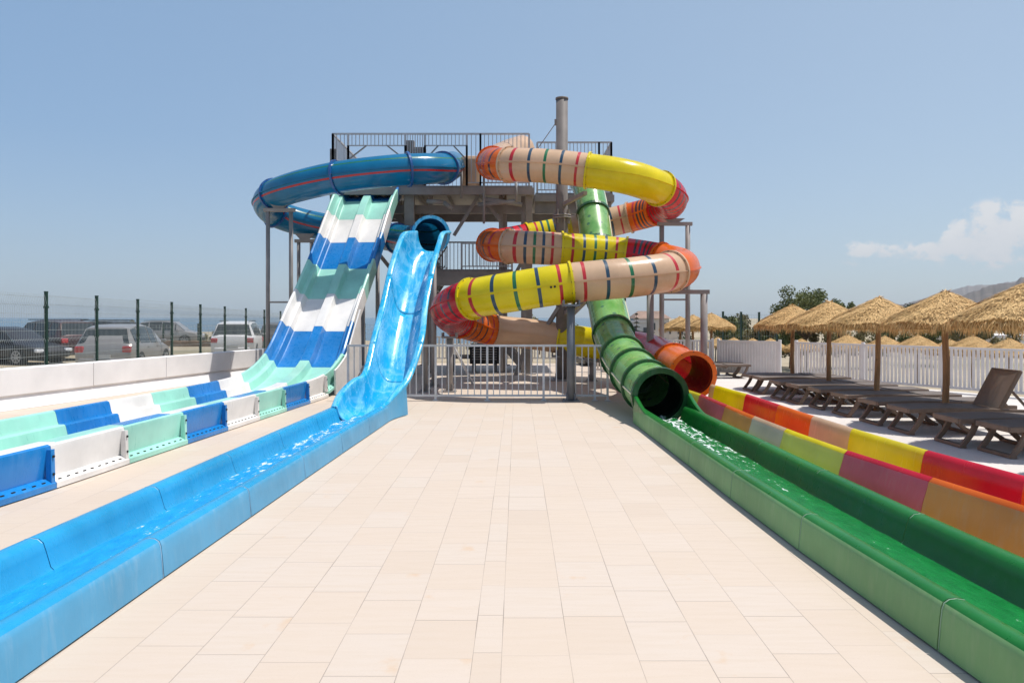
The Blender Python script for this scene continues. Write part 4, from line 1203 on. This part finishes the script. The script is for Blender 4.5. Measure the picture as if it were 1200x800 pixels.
# ------------------------------------------------------------------ loungers
def make_lounger(mats, raised=0.0, label='x', group=None):
    fr, sl = mats
    o = thing('sun_lounger', (0,0,0), label, 'lounger', group)
    Wd, Lh, Z = .66, 2.02, .36
    hx = 1.36
    mb = MB()
    for sg in (-1, 1):
        rr = []
        for k in range(13):
            x = hx*k/12+.0; z = Z+.018*math.sin(k/12*math.pi)
            y = sg*(Wd/2-.03)
            rr.append([Vector((x, y-.03, z-.035)), Vector((x, y+.03, z-.035)), Vector((x, y+.03, z+.03)), Vector((x, y-.03, z+.03))])
        mb.rings(rr, None, True, False, cap=True, flip=True)
        if raised > 0: mb.bar((hx, sg*(Wd/2-.03), Z), (Lh, sg*(Wd/2-.03), Z-.02), .055, .06)
    mb.box((.02, 0, Z), (.06, Wd-.06, .07)); mb.box((hx-.05, 0, Z-.04), (.05, Wd-.06, .05))
    mb.box((.60, 0, Z-.05), (.05, Wd-.08, .05))
    mb.build('frame', fr, o, world=False, bevel=.008)
    mb = MB(); rr = []
    for k in range(11):
        x = .03+(hx-.04)*k/10; z = Z+.035+.016*math.sin(k/10*math.pi)
        rr.append([Vector((x, y, z-.012*(1-(y/.3)**2))) for y in (-.29,-.15,0,.15,.29)]+[Vector((x, y, z-.03)) for y in (.29,0,-.29)])
    mb.rings(rr, None, True, False, cap=True, flip=True)
    mb.build('seat_sling', sl, o, world=False)
    # backrest, hinged at hx
    mb = MB(); rot = Matrix.Rotation(-raised, 3, 'Y')
    def bp_(x, y, z): return Vector((hx, 0, Z+.01))+rot @ Vector((x, y, z))
    Lb = Lh-hx
    for sg in (-1, 1):
        mb.bar(bp_(0, sg*(Wd/2-.035), 0), bp_(Lb, sg*(Wd/2-.035), .0), .055, .055)
    mb.bar(bp_(Lb-.02, -(Wd/2-.03), 0), bp_(Lb-.02, Wd/2-.03, 0), .06, .055)
    mb.build('backrest_frame', fr, o, world=False, bevel=.008)
    mb = MB(); n0 = len(mb.v); rr = []
    for k in range(6):
        x = .02+(Lb-.03)*k/5
        rr.append([bp_(x, y, .032-.010*(1-(y/.3)**2)) for y in (-.3,-.15,0,.15,.3)]+[bp_(x, y, .01) for y in (.3,0,-.3)])
    mb.rings(rr, None, True, False, cap=True, flip=True)
    mb.build('backrest_sling', sl if raised == 0 else (M['sling_taupe'] if sl is M['sling'] else sl), o, world=False)
    def curve_leg(pts, y, w0=.055, w1=.06):
        d, _ = catmull([Vector((x, y, z)) for x, z in pts], .05); rr = []
        for i, p in enumerate(d):
            t = (d[min(i+1, len(d)-1)]-d[max(i-1, 0)]).normalized(); n_ = Vector((-t.z, 0, t.x)); w = w0+(w1-w0)*i/len(d)
            rr.append([p+n_*w/2+Vector((0,.022,0)), p-n_*w/2+Vector((0,.022,0)), p-n_*w/2-Vector((0,.022,0)), p+n_*w/2-Vector((0,.022,0))])
        m = MB(); m.rings(rr, None, True, False, cap=True); m.build('leg', fr, o, world=False, bevel=.006)
    y = Wd/2-.04
    for sg in (-1, 1):
        curve_leg([(.24, Z-.02), (.17, .19), (.05, .03)], sg*y, .075, .06)
        curve_leg([(.60, Z-.03), (.72, .22), (.82, .12), (.96, .03)], sg*(y-.02), .07, .055)
        curve_leg([(1.93, Z-.01), (1.85, .17), (1.72, .03)], sg*y, .065, .055)
    for x, w in ((.055, .09), (.96, .07), (1.72, .07)):
        mb = MB(); mb.box((x, 0, .025), (w, Wd-.03, .045)); mb.build('foot_bar', fr, o, world=False, bevel=.01)
    if raised > 0:
        tip = bp_(Lb*.55, 0, -.02)
        for sg in (-1, 1):
            mb = MB(); mb.bar((tip.x, sg*.24, tip.z), (hx+.5, sg*.24, Z-.02), .03, .03); mb.build('back_strut', fr, o, world=False)
    return o
BR = (M['pool_brown'], M['sling'])
flat = make_lounger(BR)
up_ = make_lounger(BR, R(62))
fu = [False]
LG = 'taupe resin sun loungers on the terrace'
def place_lounger(proto_, x, y, rz, label, z=.006, group=LG):
    o = proto_
    if proto_ is flat:
        o = flat if not fu[0] else copy_tree(flat); fu[0] = True
    o.location = (x, y, z); o.rotation_euler = (0, 0, rz); tag(o, label, 'lounger', group)
    return o
for x, y, rz, lab in ((5.60, 17.55, .01, 'farthest of the flat dark loungers, at the far parasol pole'), (5.62, 16.85, -.02, 'second farthest flat dark lounger, at the far parasol pole'), (5.62, 15.7, 0, 'flat dark lounger on the far side of the second farthest parasol pole'), (5.70, 14.95, .02, 'flat dark lounger on the near side of the second farthest parasol pole'), (5.80, 14.1, -.02, 'flat dark lounger on the far side of the middle parasol pole'), (5.83, 13.1, .01, 'flat dark lounger on the near side of the middle parasol pole'), (5.86, 12.1, .02, 'flat dark lounger just behind the one with the raised backrest'), (5.97, 10.1, -.01, 'flat dark lounger in front of the raised one, second nearest to the camera'), (6.12, 9.35, .03, 'nearest dark lounger, mostly cut off by the right edge of the photo')):
    place_lounger(flat, x, y, rz, lab)
place_lounger(up_, 5.87, 11.18, 0, 'dark lounger with its backrest raised, behind the nearest pair')
place_lounger(flat, 4.85, 22.1, .03, 'lone dark lounger by the fence, behind the orange tube mouth')
place_lounger(flat, 4.80, 21.2, .03, 'second dark lounger behind the orange tube mouth, mostly hidden')
wl = make_lounger((M['resin_white'], M['resin_white'])); wu = [False]
for i, (px, Yp) in enumerate(((1015,27), (1060,26), (1100,25), (1150,23.5), (1185,22))):
    o = wl if not wu[0] else copy_tree(wl); wu[0] = True
    o.location = (GX(px,Yp), Yp, terrain(GX(px,Yp), Yp)+.01); o.rotation_euler = (0, 0, .5+i*.1)
    tag(o, '%s from the left of the white loungers glimpsed through the fence slats' % ordn[i], 'lounger', 'white loungers beyond the slatted fence')

# ------------------------------------------------------------------ vegetation
def crown_mesh(seed, n, rx, ry, rz, leaf, clumps=14, low=0.0):
    rnd = random.Random(seed); mb = MB(); cl = []
    for _ in range(clumps):
        a = rnd.uniform(0, 6.28); e = rnd.uniform(-.3, 1.0); k = rnd.uniform(.35, .95)
        cl.append((Vector((rx*k*math.cos(a)*math.sqrt(max(0, 1-e*e*.6)), ry*k*math.sin(a)*math.sqrt(max(0, 1-e*e*.6)), rz*e*.8)), rnd.uniform(.16, .42)*min(rx, rz)))
    for _ in range(n):
        c, r = rnd.choice(cl)
        v = Vector((rnd.gauss(0, 1), rnd.gauss(0, 1), rnd.gauss(0, 1))).normalized()*r*(rnd.random()**.45)
        p = c+v
        if p.z < low-rz: continue
        ax = Vector((rnd.gauss(0,1), rnd.gauss(0,1), rnd.gauss(0,1)+.4)).normalized(); b = ax.cross(Vector((rnd.gauss(0,1), rnd.gauss(0,1), rnd.gauss(0,1)))).normalized()
        s = leaf*rnd.uniform(.6, 1.4); n0 = len(mb.v)
        mb.v += [p-ax*s, p+b*s*.42, p+ax*s, p-b*s*.42]; mb.face([n0,n0+1,n0+2,n0+3])
    return mb, cl
def tree(x, y, z, h, rx, rz, label, seed, mat, n=5000, leaf=.09, cat='tree', name='olive_tree', group=None):
    o = thing(name, (x, y, z), label, cat, group)
    mb, cl = crown_mesh(seed, n, rx, rx, rz, leaf, 26 if n > 6000 else 14)
    zc = h-rz
    for v in mb.v: v += Vector((0, 0, zc))
    mb.build('crown', mat, o, world=False)
    mb = MB(); rnd = random.Random(seed+1)
    mb.rod((0,0,-.2), (.05,.02,zc*.6), .05*h/3, 10, 0, .035*h/3)
    for c, r in cl: mb.rod((.05,.02,zc*.55), c+Vector((0,0,zc)), .018*h/3, 6, 0, .006)
    mb.build('trunk', M['bark'], o, world=False)
    return o
Y = 44
tree(GX(944,Y), Y, -1.4, zat(336,Y)+1.4, 1.75, 1.7, 'spreading olive-green tree rising behind the fourth straw parasol', 21, M['leaf'], 9000, .075)
tree(GX(984,43), 43, -1.4, zat(350,43)+1.4, .8, 1.0, 'small olive tree just right of the large one, between two parasols', 22, M['leaf'], 3000, .07)
bg = 'bushes behind the white fence'
for i, (px, pt, Yb, rx, mt, lab) in enumerate(((838,369,52,1.6,'leaf_dark','dark bush right of the three far parasols'), (858,371,50,1.3,'leaf','olive bush between dark fence posts'), (880,369,54,1.8,'leaf_dry','dry pale shrub left of the far lounger parasol'), (905,374,48,1.5,'leaf_dry','dry shrub under the far lounger parasol'), (925,380,46,1.3,'leaf','green shrub behind the gate gap of the fence'), (962,378,46,1.6,'leaf_dry','dry shrub under the olive tree'), (1000,378,46,1.5,'leaf_dry','dry shrub between the middle parasols'), (1060,372,60,1.9,'leaf','olive shrub right of the middle parasol'), (1090,377,48,1.6,'leaf','green shrub beside the second nearest parasol pole'), (1073,352,180,4.5,'leaf_dark','dark distant tree on the skyline beside the hill foot'), (1165,378,60,2.4,'leaf_dry','dry shrub below the hills at the right edge'), (1130,381,55,2.0,'leaf_dry','dry shrub between the two nearest parasols'))):
    zt = zat(pt, Yb); zg = terrain(GX(px,Yb), Yb); hh = max(1.2, zt-zg)
    tree(GX(px,Yb), Yb, zt-hh, hh, rx*1.35, hh*.5, lab, 40+i, M[mt], 5200, .095*(Yb/48)**.7, 'bush', 'bush', bg)
bg2 = 'low bushes at the edge of the car park'
for i, (px, pt, Yb, rx, lab) in enumerate(((243,388,60,1.9,'round bush left of the white parked car'), (232,394,58,1.2,'small bush beside the brown stone kerb'), (180,380,68,1.4,'bush beyond the silver car roof'), (95,377,72,1.5,'bush beyond the dark cars'), (148,376,75,1.0,'tiny bush above the silver car'), (603,389,60,2.0,'bush seen between tower legs, left'), (632,371,60,1.8,'bush seen under the lower loop, middle'), (655,373,62,1.6,'bush seen beside the central mast'), (575,395,55,2.2,'dark bush behind the pump cabinet'))):
    zt = zat(pt, Yb); zg = terrain(GX(px,Yb), Yb); hh = max(1.0, zt-zg)
    tree(GX(px,Yb), Yb, zt-hh, hh, rx, hh*.5, lab, 70+i, M['leaf' if i % 2 else 'leaf_dry'], 1800, .10, 'bush', 'bush', bg2)
# layered conifer beside the far houses
Y = 110; x = GX(746, Y); zt = zat(366, Y)
o = thing('pine_tree', (x, Y, zt-6.5), 'small pointed layered pine standing before the white far houses', 'tree')
mb = MB(); rnd = random.Random(3)
for k in range(9):
    z = 6.3-5.0*k/8; r = .15+1.35*k/8
    for j in range(10):
        a = j*.628+k
        for q in range(9):
            t = q/8; p = Vector((r*t*math.cos(a), r*t*math.sin(a), z-.15*t)); b = Vector((-math.sin(a), math.cos(a), .2))*.22*(1.1-t); s = Vector((math.cos(a), math.sin(a), .3))*.16
            n0 = len(mb.v); mb.v += [p-s, p+b, p+s, p-b]; mb.face([n0,n0+1,n0+2,n0+3])
mb.build('crown', M['leaf_dark'], o, world=False)
mb = MB(); mb.rod((0,0,-2), (0,0,6.4), .14, 8, 0, .03); mb.build('trunk', M['bark'], o, world=False)

# far buildings
def house(px, Y, w, h, d, zb, label, roof='flat', nwin=4, mat='building'):
    x = GX(px, Y); o = thing('house', (x, Y, zb), label, 'house', 'far pale houses on the horizon')
    mb = MB(); mb.box((0, d/2, h/2), (w, d, h)); mb.build('wall', M[mat], o, world=False)
    mb = MB()
    if roof == 'flat': mb.box((0, d/2, h+.12), (w+.4, d+.4, .24))
    else:
        n0 = len(mb.v); a = w/2+.4
        mb.v += [Vector((-a,-.4,h)), Vector((a,-.4,h)), Vector((a,d+.4,h)), Vector((-a,d+.4,h)), Vector((-a*.6,d/2,h+1.4)), Vector((a*.6,d/2,h+1.4))]
        for q in ((0,1,5,4), (1,2,5), (2,3,4,5), (3,0,4), (3,2,1,0)): mb.face([n0+i for i in q])
    mb.build('roof', M['roof_tile'] if roof != 'flat' else M[mat], o, world=False)
    fl = max(1, int(h/2.8))
    for f in range(fl):
        for k in range(nwin):
            mb = MB(); mb.box((-w/2+w*(k+.5)/nwin, -.03, h-1.5-2.8*f), (w/nwin*.45, .10, 1.3)); mb.build('window', M['bwindow'], o, world=False)
    return o
house(742, 130, 7.0, 6.0, 8, zat(378,130)-6.0, 'white house left of the layered pine on the far slope', 'flat', 3)
house(765, 135, 6.0, 7.0, 8, zat(373,135)-7.0, 'pale house with tiled roof right of the layered pine', 'hip', 3)
house(783, 140, 7.0, 5.5, 8, zat(378,140)-5.5, 'low pale house beside the far left parasol', 'flat', 3)
house(1185, 62, 9.0, 2.6, 5, zat(396,62)-2.6, 'long white flat-roofed building glimpsed below the nearest parasol', 'flat', 4, 'wall_white')

# brown stone kerb at the back of the car park
kb = MB(); kb.box((GX(212,44), 44, .10), (9.0, .35, .50)); 
o = kb.build('stone_kerb', M['stone_brown'], bevel=.03)
for v in o.data.vertices: v.co -= Vector((GX(212,44), 44, 0))
o.location = (GX(212,44), 44, 0)
tag(o, 'low brown stone kerb along the back of the car park', 'kerb')

# ------------------------------------------------------------------ parked cars
def car(label, x, y, rz, pm, kind='hatch', L=4.2, Wd=1.76, Hh=1.5, z=-.03):
    """local +X is forward"""
    o = thing('parked_car', (x, y, z), label, 'car', 'cars parked behind the wire fence', rz)
    w = Wd/2; h = Hh; bz = h*.585
    if kind == 'suv':
        S = [(-L/2, .42, .78*bz, None, .90), (-L/2+.06, .30, bz*1.0, None, .96), (-L/2+.16, .24, bz*1.04, bz+.10, .98), (-L/2+.42, .22, bz*1.04, h-.07, 1), (-L/2+.95, .22, bz*1.03, h, 1), (-.25, .22, bz*1.0, h+.01, 1), (.45, .22, bz*.99, h-.06, 1), (1.12, .22, bz*.98, bz+.05, 1), (L/2-.55, .22, bz*.93, None, .98), (L/2-.15, .24, bz*.84, None, .90), (L/2, .34, bz*.62, None, .76)]
    else:
        S = [(-L/2, .40, .74*bz, None, .88), (-L/2+.05, .30, bz*.98, None, .95), (-L/2+.12, .25, bz*1.03, bz+.10, .97), (-L/2+.38, .22, bz*1.03, h-.09, 1), (-L/2+.85, .22, bz*1.02, h-.01, 1), (-.25, .22, bz*1.0, h, 1), (.35, .22, bz*.98, h-.10, 1), (1.05, .22, bz*.95, bz+.03, 1), (L/2-.55, .22, bz*.86, None, .98), (L/2-.15, .24, bz*.74, None, .90), (L/2, .34, bz*.55, None, .76)]
    rings = []
    for xx, zl, zb, zr, wf in S:
        ww = w*wf
        if zr is None: r_t = [(ww*.93, zb+.005), (ww*.72, zb+.03), (ww*.3, zb+.045)]
        else:
            inn = .74 if zr > zb+.3 else .86
            r_t = [(ww*.955, zb+.01), (ww*inn, zr-.035), (ww*inn*.72, zr+.012)]
        pts = [(ww*.86, zl), (ww*.98, zl+.10), (ww, (zl+zb)*.55), (ww*.985, zb-.03)]+r_t
        rings.append([Vector((xx, a, b)) for a, b in pts]+[Vector((xx, -a, b)) for a, b in pts[::-1]])
    mb = MB(); mb.rings(rings, None, True, True, cap=True)
    b = mb.build('body', pm, o, world=False); smooth_by_angle(b, 32)
    def pane(i, j, k0, k1, ins=.12, nm='side_window', mirror=True):
        for sg in ((0, 1) if mirror else (0,)):
            a0, a1 = rings[i], rings[j]; N = len(a0)
            ids = (k0, k1) if sg == 0 else (N-1-k0, N-1-k1)
            A, B, C, D = a0[ids[0]], a1[ids[0]], a1[ids[1]], a0[ids[1]]
            ce = (A+B+C+D)/4; nr = (B-A).cross(D-A).normalized(); nr = nr if nr.dot(ce-Vector((0,0,.6))) > 0 else -nr
            q = [p+(ce-p)*ins+nr*.012 for p in (A, B, C, D)]; q2 = [p-nr*.02 for p in q]
            m = MB(); m.v = q+q2
            for f in ((0,1,2,3), (0,4,5,1), (1,5,6,2), (2,6,7,3), (3,7,4,0)): m.face(list(f))
            m.build(nm, M['car_glass'], o, world=False)
    pane(3, 4, 4, 5, .16); pane(4, 5, 4, 5, .10); pane(5, 6, 4, 5, .10); pane(6, 7, 4, 5, .20)
    def wide(i, j, nm, ins=.10):
        a0, a1 = rings[i], rings[j]; N = len(a0)
        A, B = a0[4], a0[N-5]; C, D = a1[N-6], a1[5]
        if i > j: pass
        ce = (A+B+C+D)/4; nr = (B-A).cross(D-A).normalized(); nr = nr if nr.dot(ce-Vector((0,0,.8))) > 0 else -nr
        q = [p+(ce-p)*ins+nr*.03 for p in (A, B, C, D)]; q2 = [p-nr*.05 for p in q]
        m = MB(); m.v = q+q2
        for f in ((0,1,2,3), (0,4,5,1), (1,5,6,2), (2,6,7,3), (3,7,4,0)): m.face(list(f))
        m.build(nm, M['car_glass'], o, world=False)
    wide(2, 3, 'rear_window', .08); wide(7, 6, 'windscreen', .08)
    for sg in (-1, 1):
        for xx in (-L/2+.82, L/2-.86):
            c = Vector((xx, sg*(w-.095), .31))
            mb = MB(); mb.rod(c-Vector((0,sg*.1,0)), c+Vector((0,sg*.105,0)), .365, 22); mb.build('wheel_arch', M['black'], o, world=False)
            mb = MB(); mb.rod(c-Vector((0,sg*.1,0)), c+Vector((0,sg*.115,0)), .31, 22); t_ = mb.build('wheel', M['black'], o, world=False)
            mb = MB(); mb.rod(c+Vector((0,sg*.10,0)), c+Vector((0,sg*.122,0)), .07, 10)
            for k in range(8):
                a = k*math.pi/4; mb.bar(c+Vector((.05*math.cos(a), sg*.118, .05*math.sin(a))), c+Vector((.215*math.cos(a), sg*.118, .215*math.sin(a))), .05, .02, up=(0,1,0))
            rr = [[c+Vector((r*math.cos(q*.3927), sg*d, r*math.sin(q*.3927))) for q in range(16)] for r, d in ((.20,.112), (.20,.126), (.235,.126), (.235,.112))]
            mb.rings(rr, None, True, False); mb.build('rim', M['rim'], t_, world=False)
        mb = MB(); mb.box((-L/2+.10, sg*(w*.80), bz*.86), (.22, w*.30, .20)); mb.build('taillight', M['taillight'], o, world=False, bevel=.03)
        mb = MB(); mb.box((L/2-.17, sg*(w*.70), bz*.70 if kind == 'suv' else bz*.64), (.30, w*.36, .13)); mb.build('headlight', M['headlight'], o, world=False, bevel=.03)
        mb = MB(); mb.box((.72, sg*(w+.07), bz+.07), (.10, .17, .12)); mb.build('mirror', pm, o, world=False, bevel=.03)
        for xx in (-.55, .35):
            mb = MB(); mb.box((xx, sg*(w*.985+.006), bz*.90), (.16, .03, .03)); mb.build('door_handle', pm, o, world=False)
    mb = MB(); mb.box((-L/2+.0, 0, .40), (.10, Wd*.80, .22)); mb.build('bumper', pm, o, world=False, bevel=.04)
    mb = MB(); mb.box((L/2-.03, 0, .38), (.12, Wd*.70, .20)); mb.build('grille', M['black'], o, world=False, bevel=.03)
    mb = MB(); mb.box((-L/2-.035, 0, .56), (.03, .48, .11)); mb.build('number_plate', M['plate'], o, world=False)
    if kind == 'suv':
        mb = MB()
        for sg in (-1, 1): mb.bar((-L/2+.6, sg*w*.66, h+.04), (.5, sg*w*.66, h+.035), .035, .035)
        mb.build('roof_rails', M['black'], o, world=False)
    return o
def yaw(deg): return R(deg)
# rear faces the camera: forward = away (+Y) => yaw 90
car('dusty silver hatchback seen from behind through the fence', -13.1, 25.0, yaw(98), M['p_silver'], 'hatch', 4.1, 1.74, 1.55)
car('black saloon facing right at the far left edge of the photo', GX(2,28.3)+.15, 28.6, yaw(-16), M['p_black'], 'hatch', 4.4, 1.78, 1.42)
car('dark maroon estate with red tail lamp parked left of the silver hatchback', GX(50,31), 31.5, yaw(152), M['p_maroon'], 'suv', 4.6, 1.82, 1.66)
car('black car mostly hidden behind the silver hatchback, only its roof showing', GX(116,36), 36, yaw(160), M['p_black'], 'suv', 4.3, 1.78, 1.62)
car('white hatchback seen from behind near the racer slide', -12.27, 33.1, yaw(102), M['p_white'], 'suv', 4.3, 1.80, 1.60)
car('beige-grey car far back behind the silver hatchback', GX(199,48), 48, yaw(10), M['p_silver'], 'suv', 4.0, 1.8, 1.55)
car('dark grey car half hidden behind the racer slide', GX(331,36), 36, yaw(100), M['p_grey'], 'hatch', 4.2, 1.76, 1.55)
car('dark car roof showing behind the red tube beside the green slide', GX(748,27), 27.4, yaw(8), M['p_black'], 'suv', 4.2, 1.78, 1.42, -.25)

# ------------------------------------------------------------------ haze
hz = MB(); hz.box((600, 1560, 150), (7000, 3500, 330))
m = bpy.data.materials.new('hazy_air'); m.use_nodes = True; nt = m.node_tree
for n in list(nt.nodes):
    if n.type == 'BSDF_PRINCIPLED': nt.nodes.remove(n)
pv = nt.nodes.new('ShaderNodeVolumePrincipled'); pv.inputs['Color'].default_value = (.80, .88, .97, 1); pv.inputs['Density'].default_value = .00009; pv.inputs['Anisotropy'].default_value = .2
nt.links.new(pv.outputs[0], [n for n in nt.nodes if n.type == 'OUTPUT_MATERIAL'][0].inputs['Volume'])
HAZE = True
if HAZE: tag(hz.build('haze', m), kind='stuff')

# ------------------------------------------------------------------ sky, sun, camera
sundir = Vector((.34, .05, .93)).normalized()
elev = math.asin(sundir.z); az = math.atan2(sundir.x, sundir.y)
w = bpy.data.worlds.new('World'); scene.world = w; w.use_nodes = True; nt = w.node_tree
bgn = nt.nodes['Background']
sky = nt.nodes.new('ShaderNodeTexSky'); sky.sky_type = 'NISHITA'; sky.sun_disc = False
sky.sun_elevation = elev; sky.sun_rotation = az; sky.altitude = 0; sky.air_density = 1.0; sky.dust_density = 1.2; sky.ozone_density = 2.0
tc = nt.nodes.new('ShaderNodeTexCoord'); sx = nt.nodes.new('ShaderNodeSeparateXYZ'); lk(nt, tc.outputs['Generated'], sx.inputs[0])
yy = math_n(nt, 'MAXIMUM', sx.outputs[1], .02)
u = math_n(nt, 'DIVIDE', sx.outputs[0], yy); v = math_n(nt, 'DIVIDE', sx.outputs[2], yy)
cv = nt.nodes.new('ShaderNodeCombineXYZ'); lk(nt, u, cv.inputs[0]); lk(nt, v, cv.inputs[1])
n1 = noise(nt, mapping(nt, cv.outputs[0], (1, 1.35, 1)), 22, 8, .6)
n2 = noise(nt, mapping(nt, cv.outputs[0], (1, 1.2, 1), (3, 1, 0)), 75, 5, .6)
nn = math_n(nt, 'SUBTRACT', math_n(nt, 'ADD', math_n(nt, 'MULTIPLY', n1, .75), math_n(nt, 'MULTIPLY', n2, .25)), .5)
top = maprange(nt, u, .55, .65, .101, .152, True)
rel = math_n(nt, 'DIVIDE', math_n(nt, 'SUBTRACT', v, .074), math_n(nt, 'SUBTRACT', top, .074))
body = math_n(nt, 'MULTIPLY', maprange(nt, rel, -.3, .55, 0, 1, True), maprange(nt, rel, .55, 1.25, 1, 0, True))
body = math_n(nt, 'MULTIPLY', body, maprange(nt, u, .438, .465, 0, 1, True))
dens = math_n(nt, 'ADD', body, math_n(nt, 'MULTIPLY', nn, 5.6))
cl = maprange(nt, dens, .08, .85, 0, .82, True)
cl = math_n(nt, 'MULTIPLY', cl, maprange(nt, body, .02, .2))
cl = math_n(nt, 'MULTIPLY', cl, math_n(nt, 'GREATER_THAN', sx.outputs[1], .05))
# summer haze in the sky, paler towards the right (landward, sunward) side
hazec = mixc(nt, maprange(nt, sx.outputs[0], -.55, .5), (1.95, 3.22, 4.95), (3.15, 4.1, 5.1))
hazec = mixc(nt, maprange(nt, sx.outputs[2], 0, .22, .6, 0), hazec, (3.5, 4.3, 5.1))
skyc = mixc(nt, maprange(nt, sx.outputs[2], .40, .62, .60, 0), sky.outputs[0], hazec)
ccol = mixc(nt, maprange(nt, math_n(nt, 'ADD', rel, math_n(nt, 'MULTIPLY', nn, 1.2)), .0, .9), (4.9, 4.95, 5.15), (5.8, 5.75, 5.75))
lk(nt, mixc(nt, cl, skyc, ccol), bgn.inputs['Color'])
bgn.inputs['Strength'].default_value = .135
sl = bpy.data.lights.new('sun', 'SUN'); sl.energy = 4.5; sl.angle = R(.53); sl.color = (1, .955, .89)
so = bpy.data.objects.new('sun', sl); COL.objects.link(so); so.rotation_euler = sundir.to_track_quat('Z', 'Y').to_euler(); so.location = (20, 10, 40)
cam = bpy.data.cameras.new('camera'); co = bpy.data.objects.new('camera', cam); COL.objects.link(co)
co.location = (0, 0, H); co.rotation_euler = (R(90), 0, 0)
cam.sensor_width = 36; cam.lens = F/1200*36; cam.shift_y = -28/1200; cam.clip_end = 20000; cam.clip_start = .05
scene.camera = co
vs = scene.view_settings; vs.view_transform = 'Standard'; vs.look = 'None'; vs.exposure = 0.04; vs.gamma = 1; vs.use_curve_mapping = False
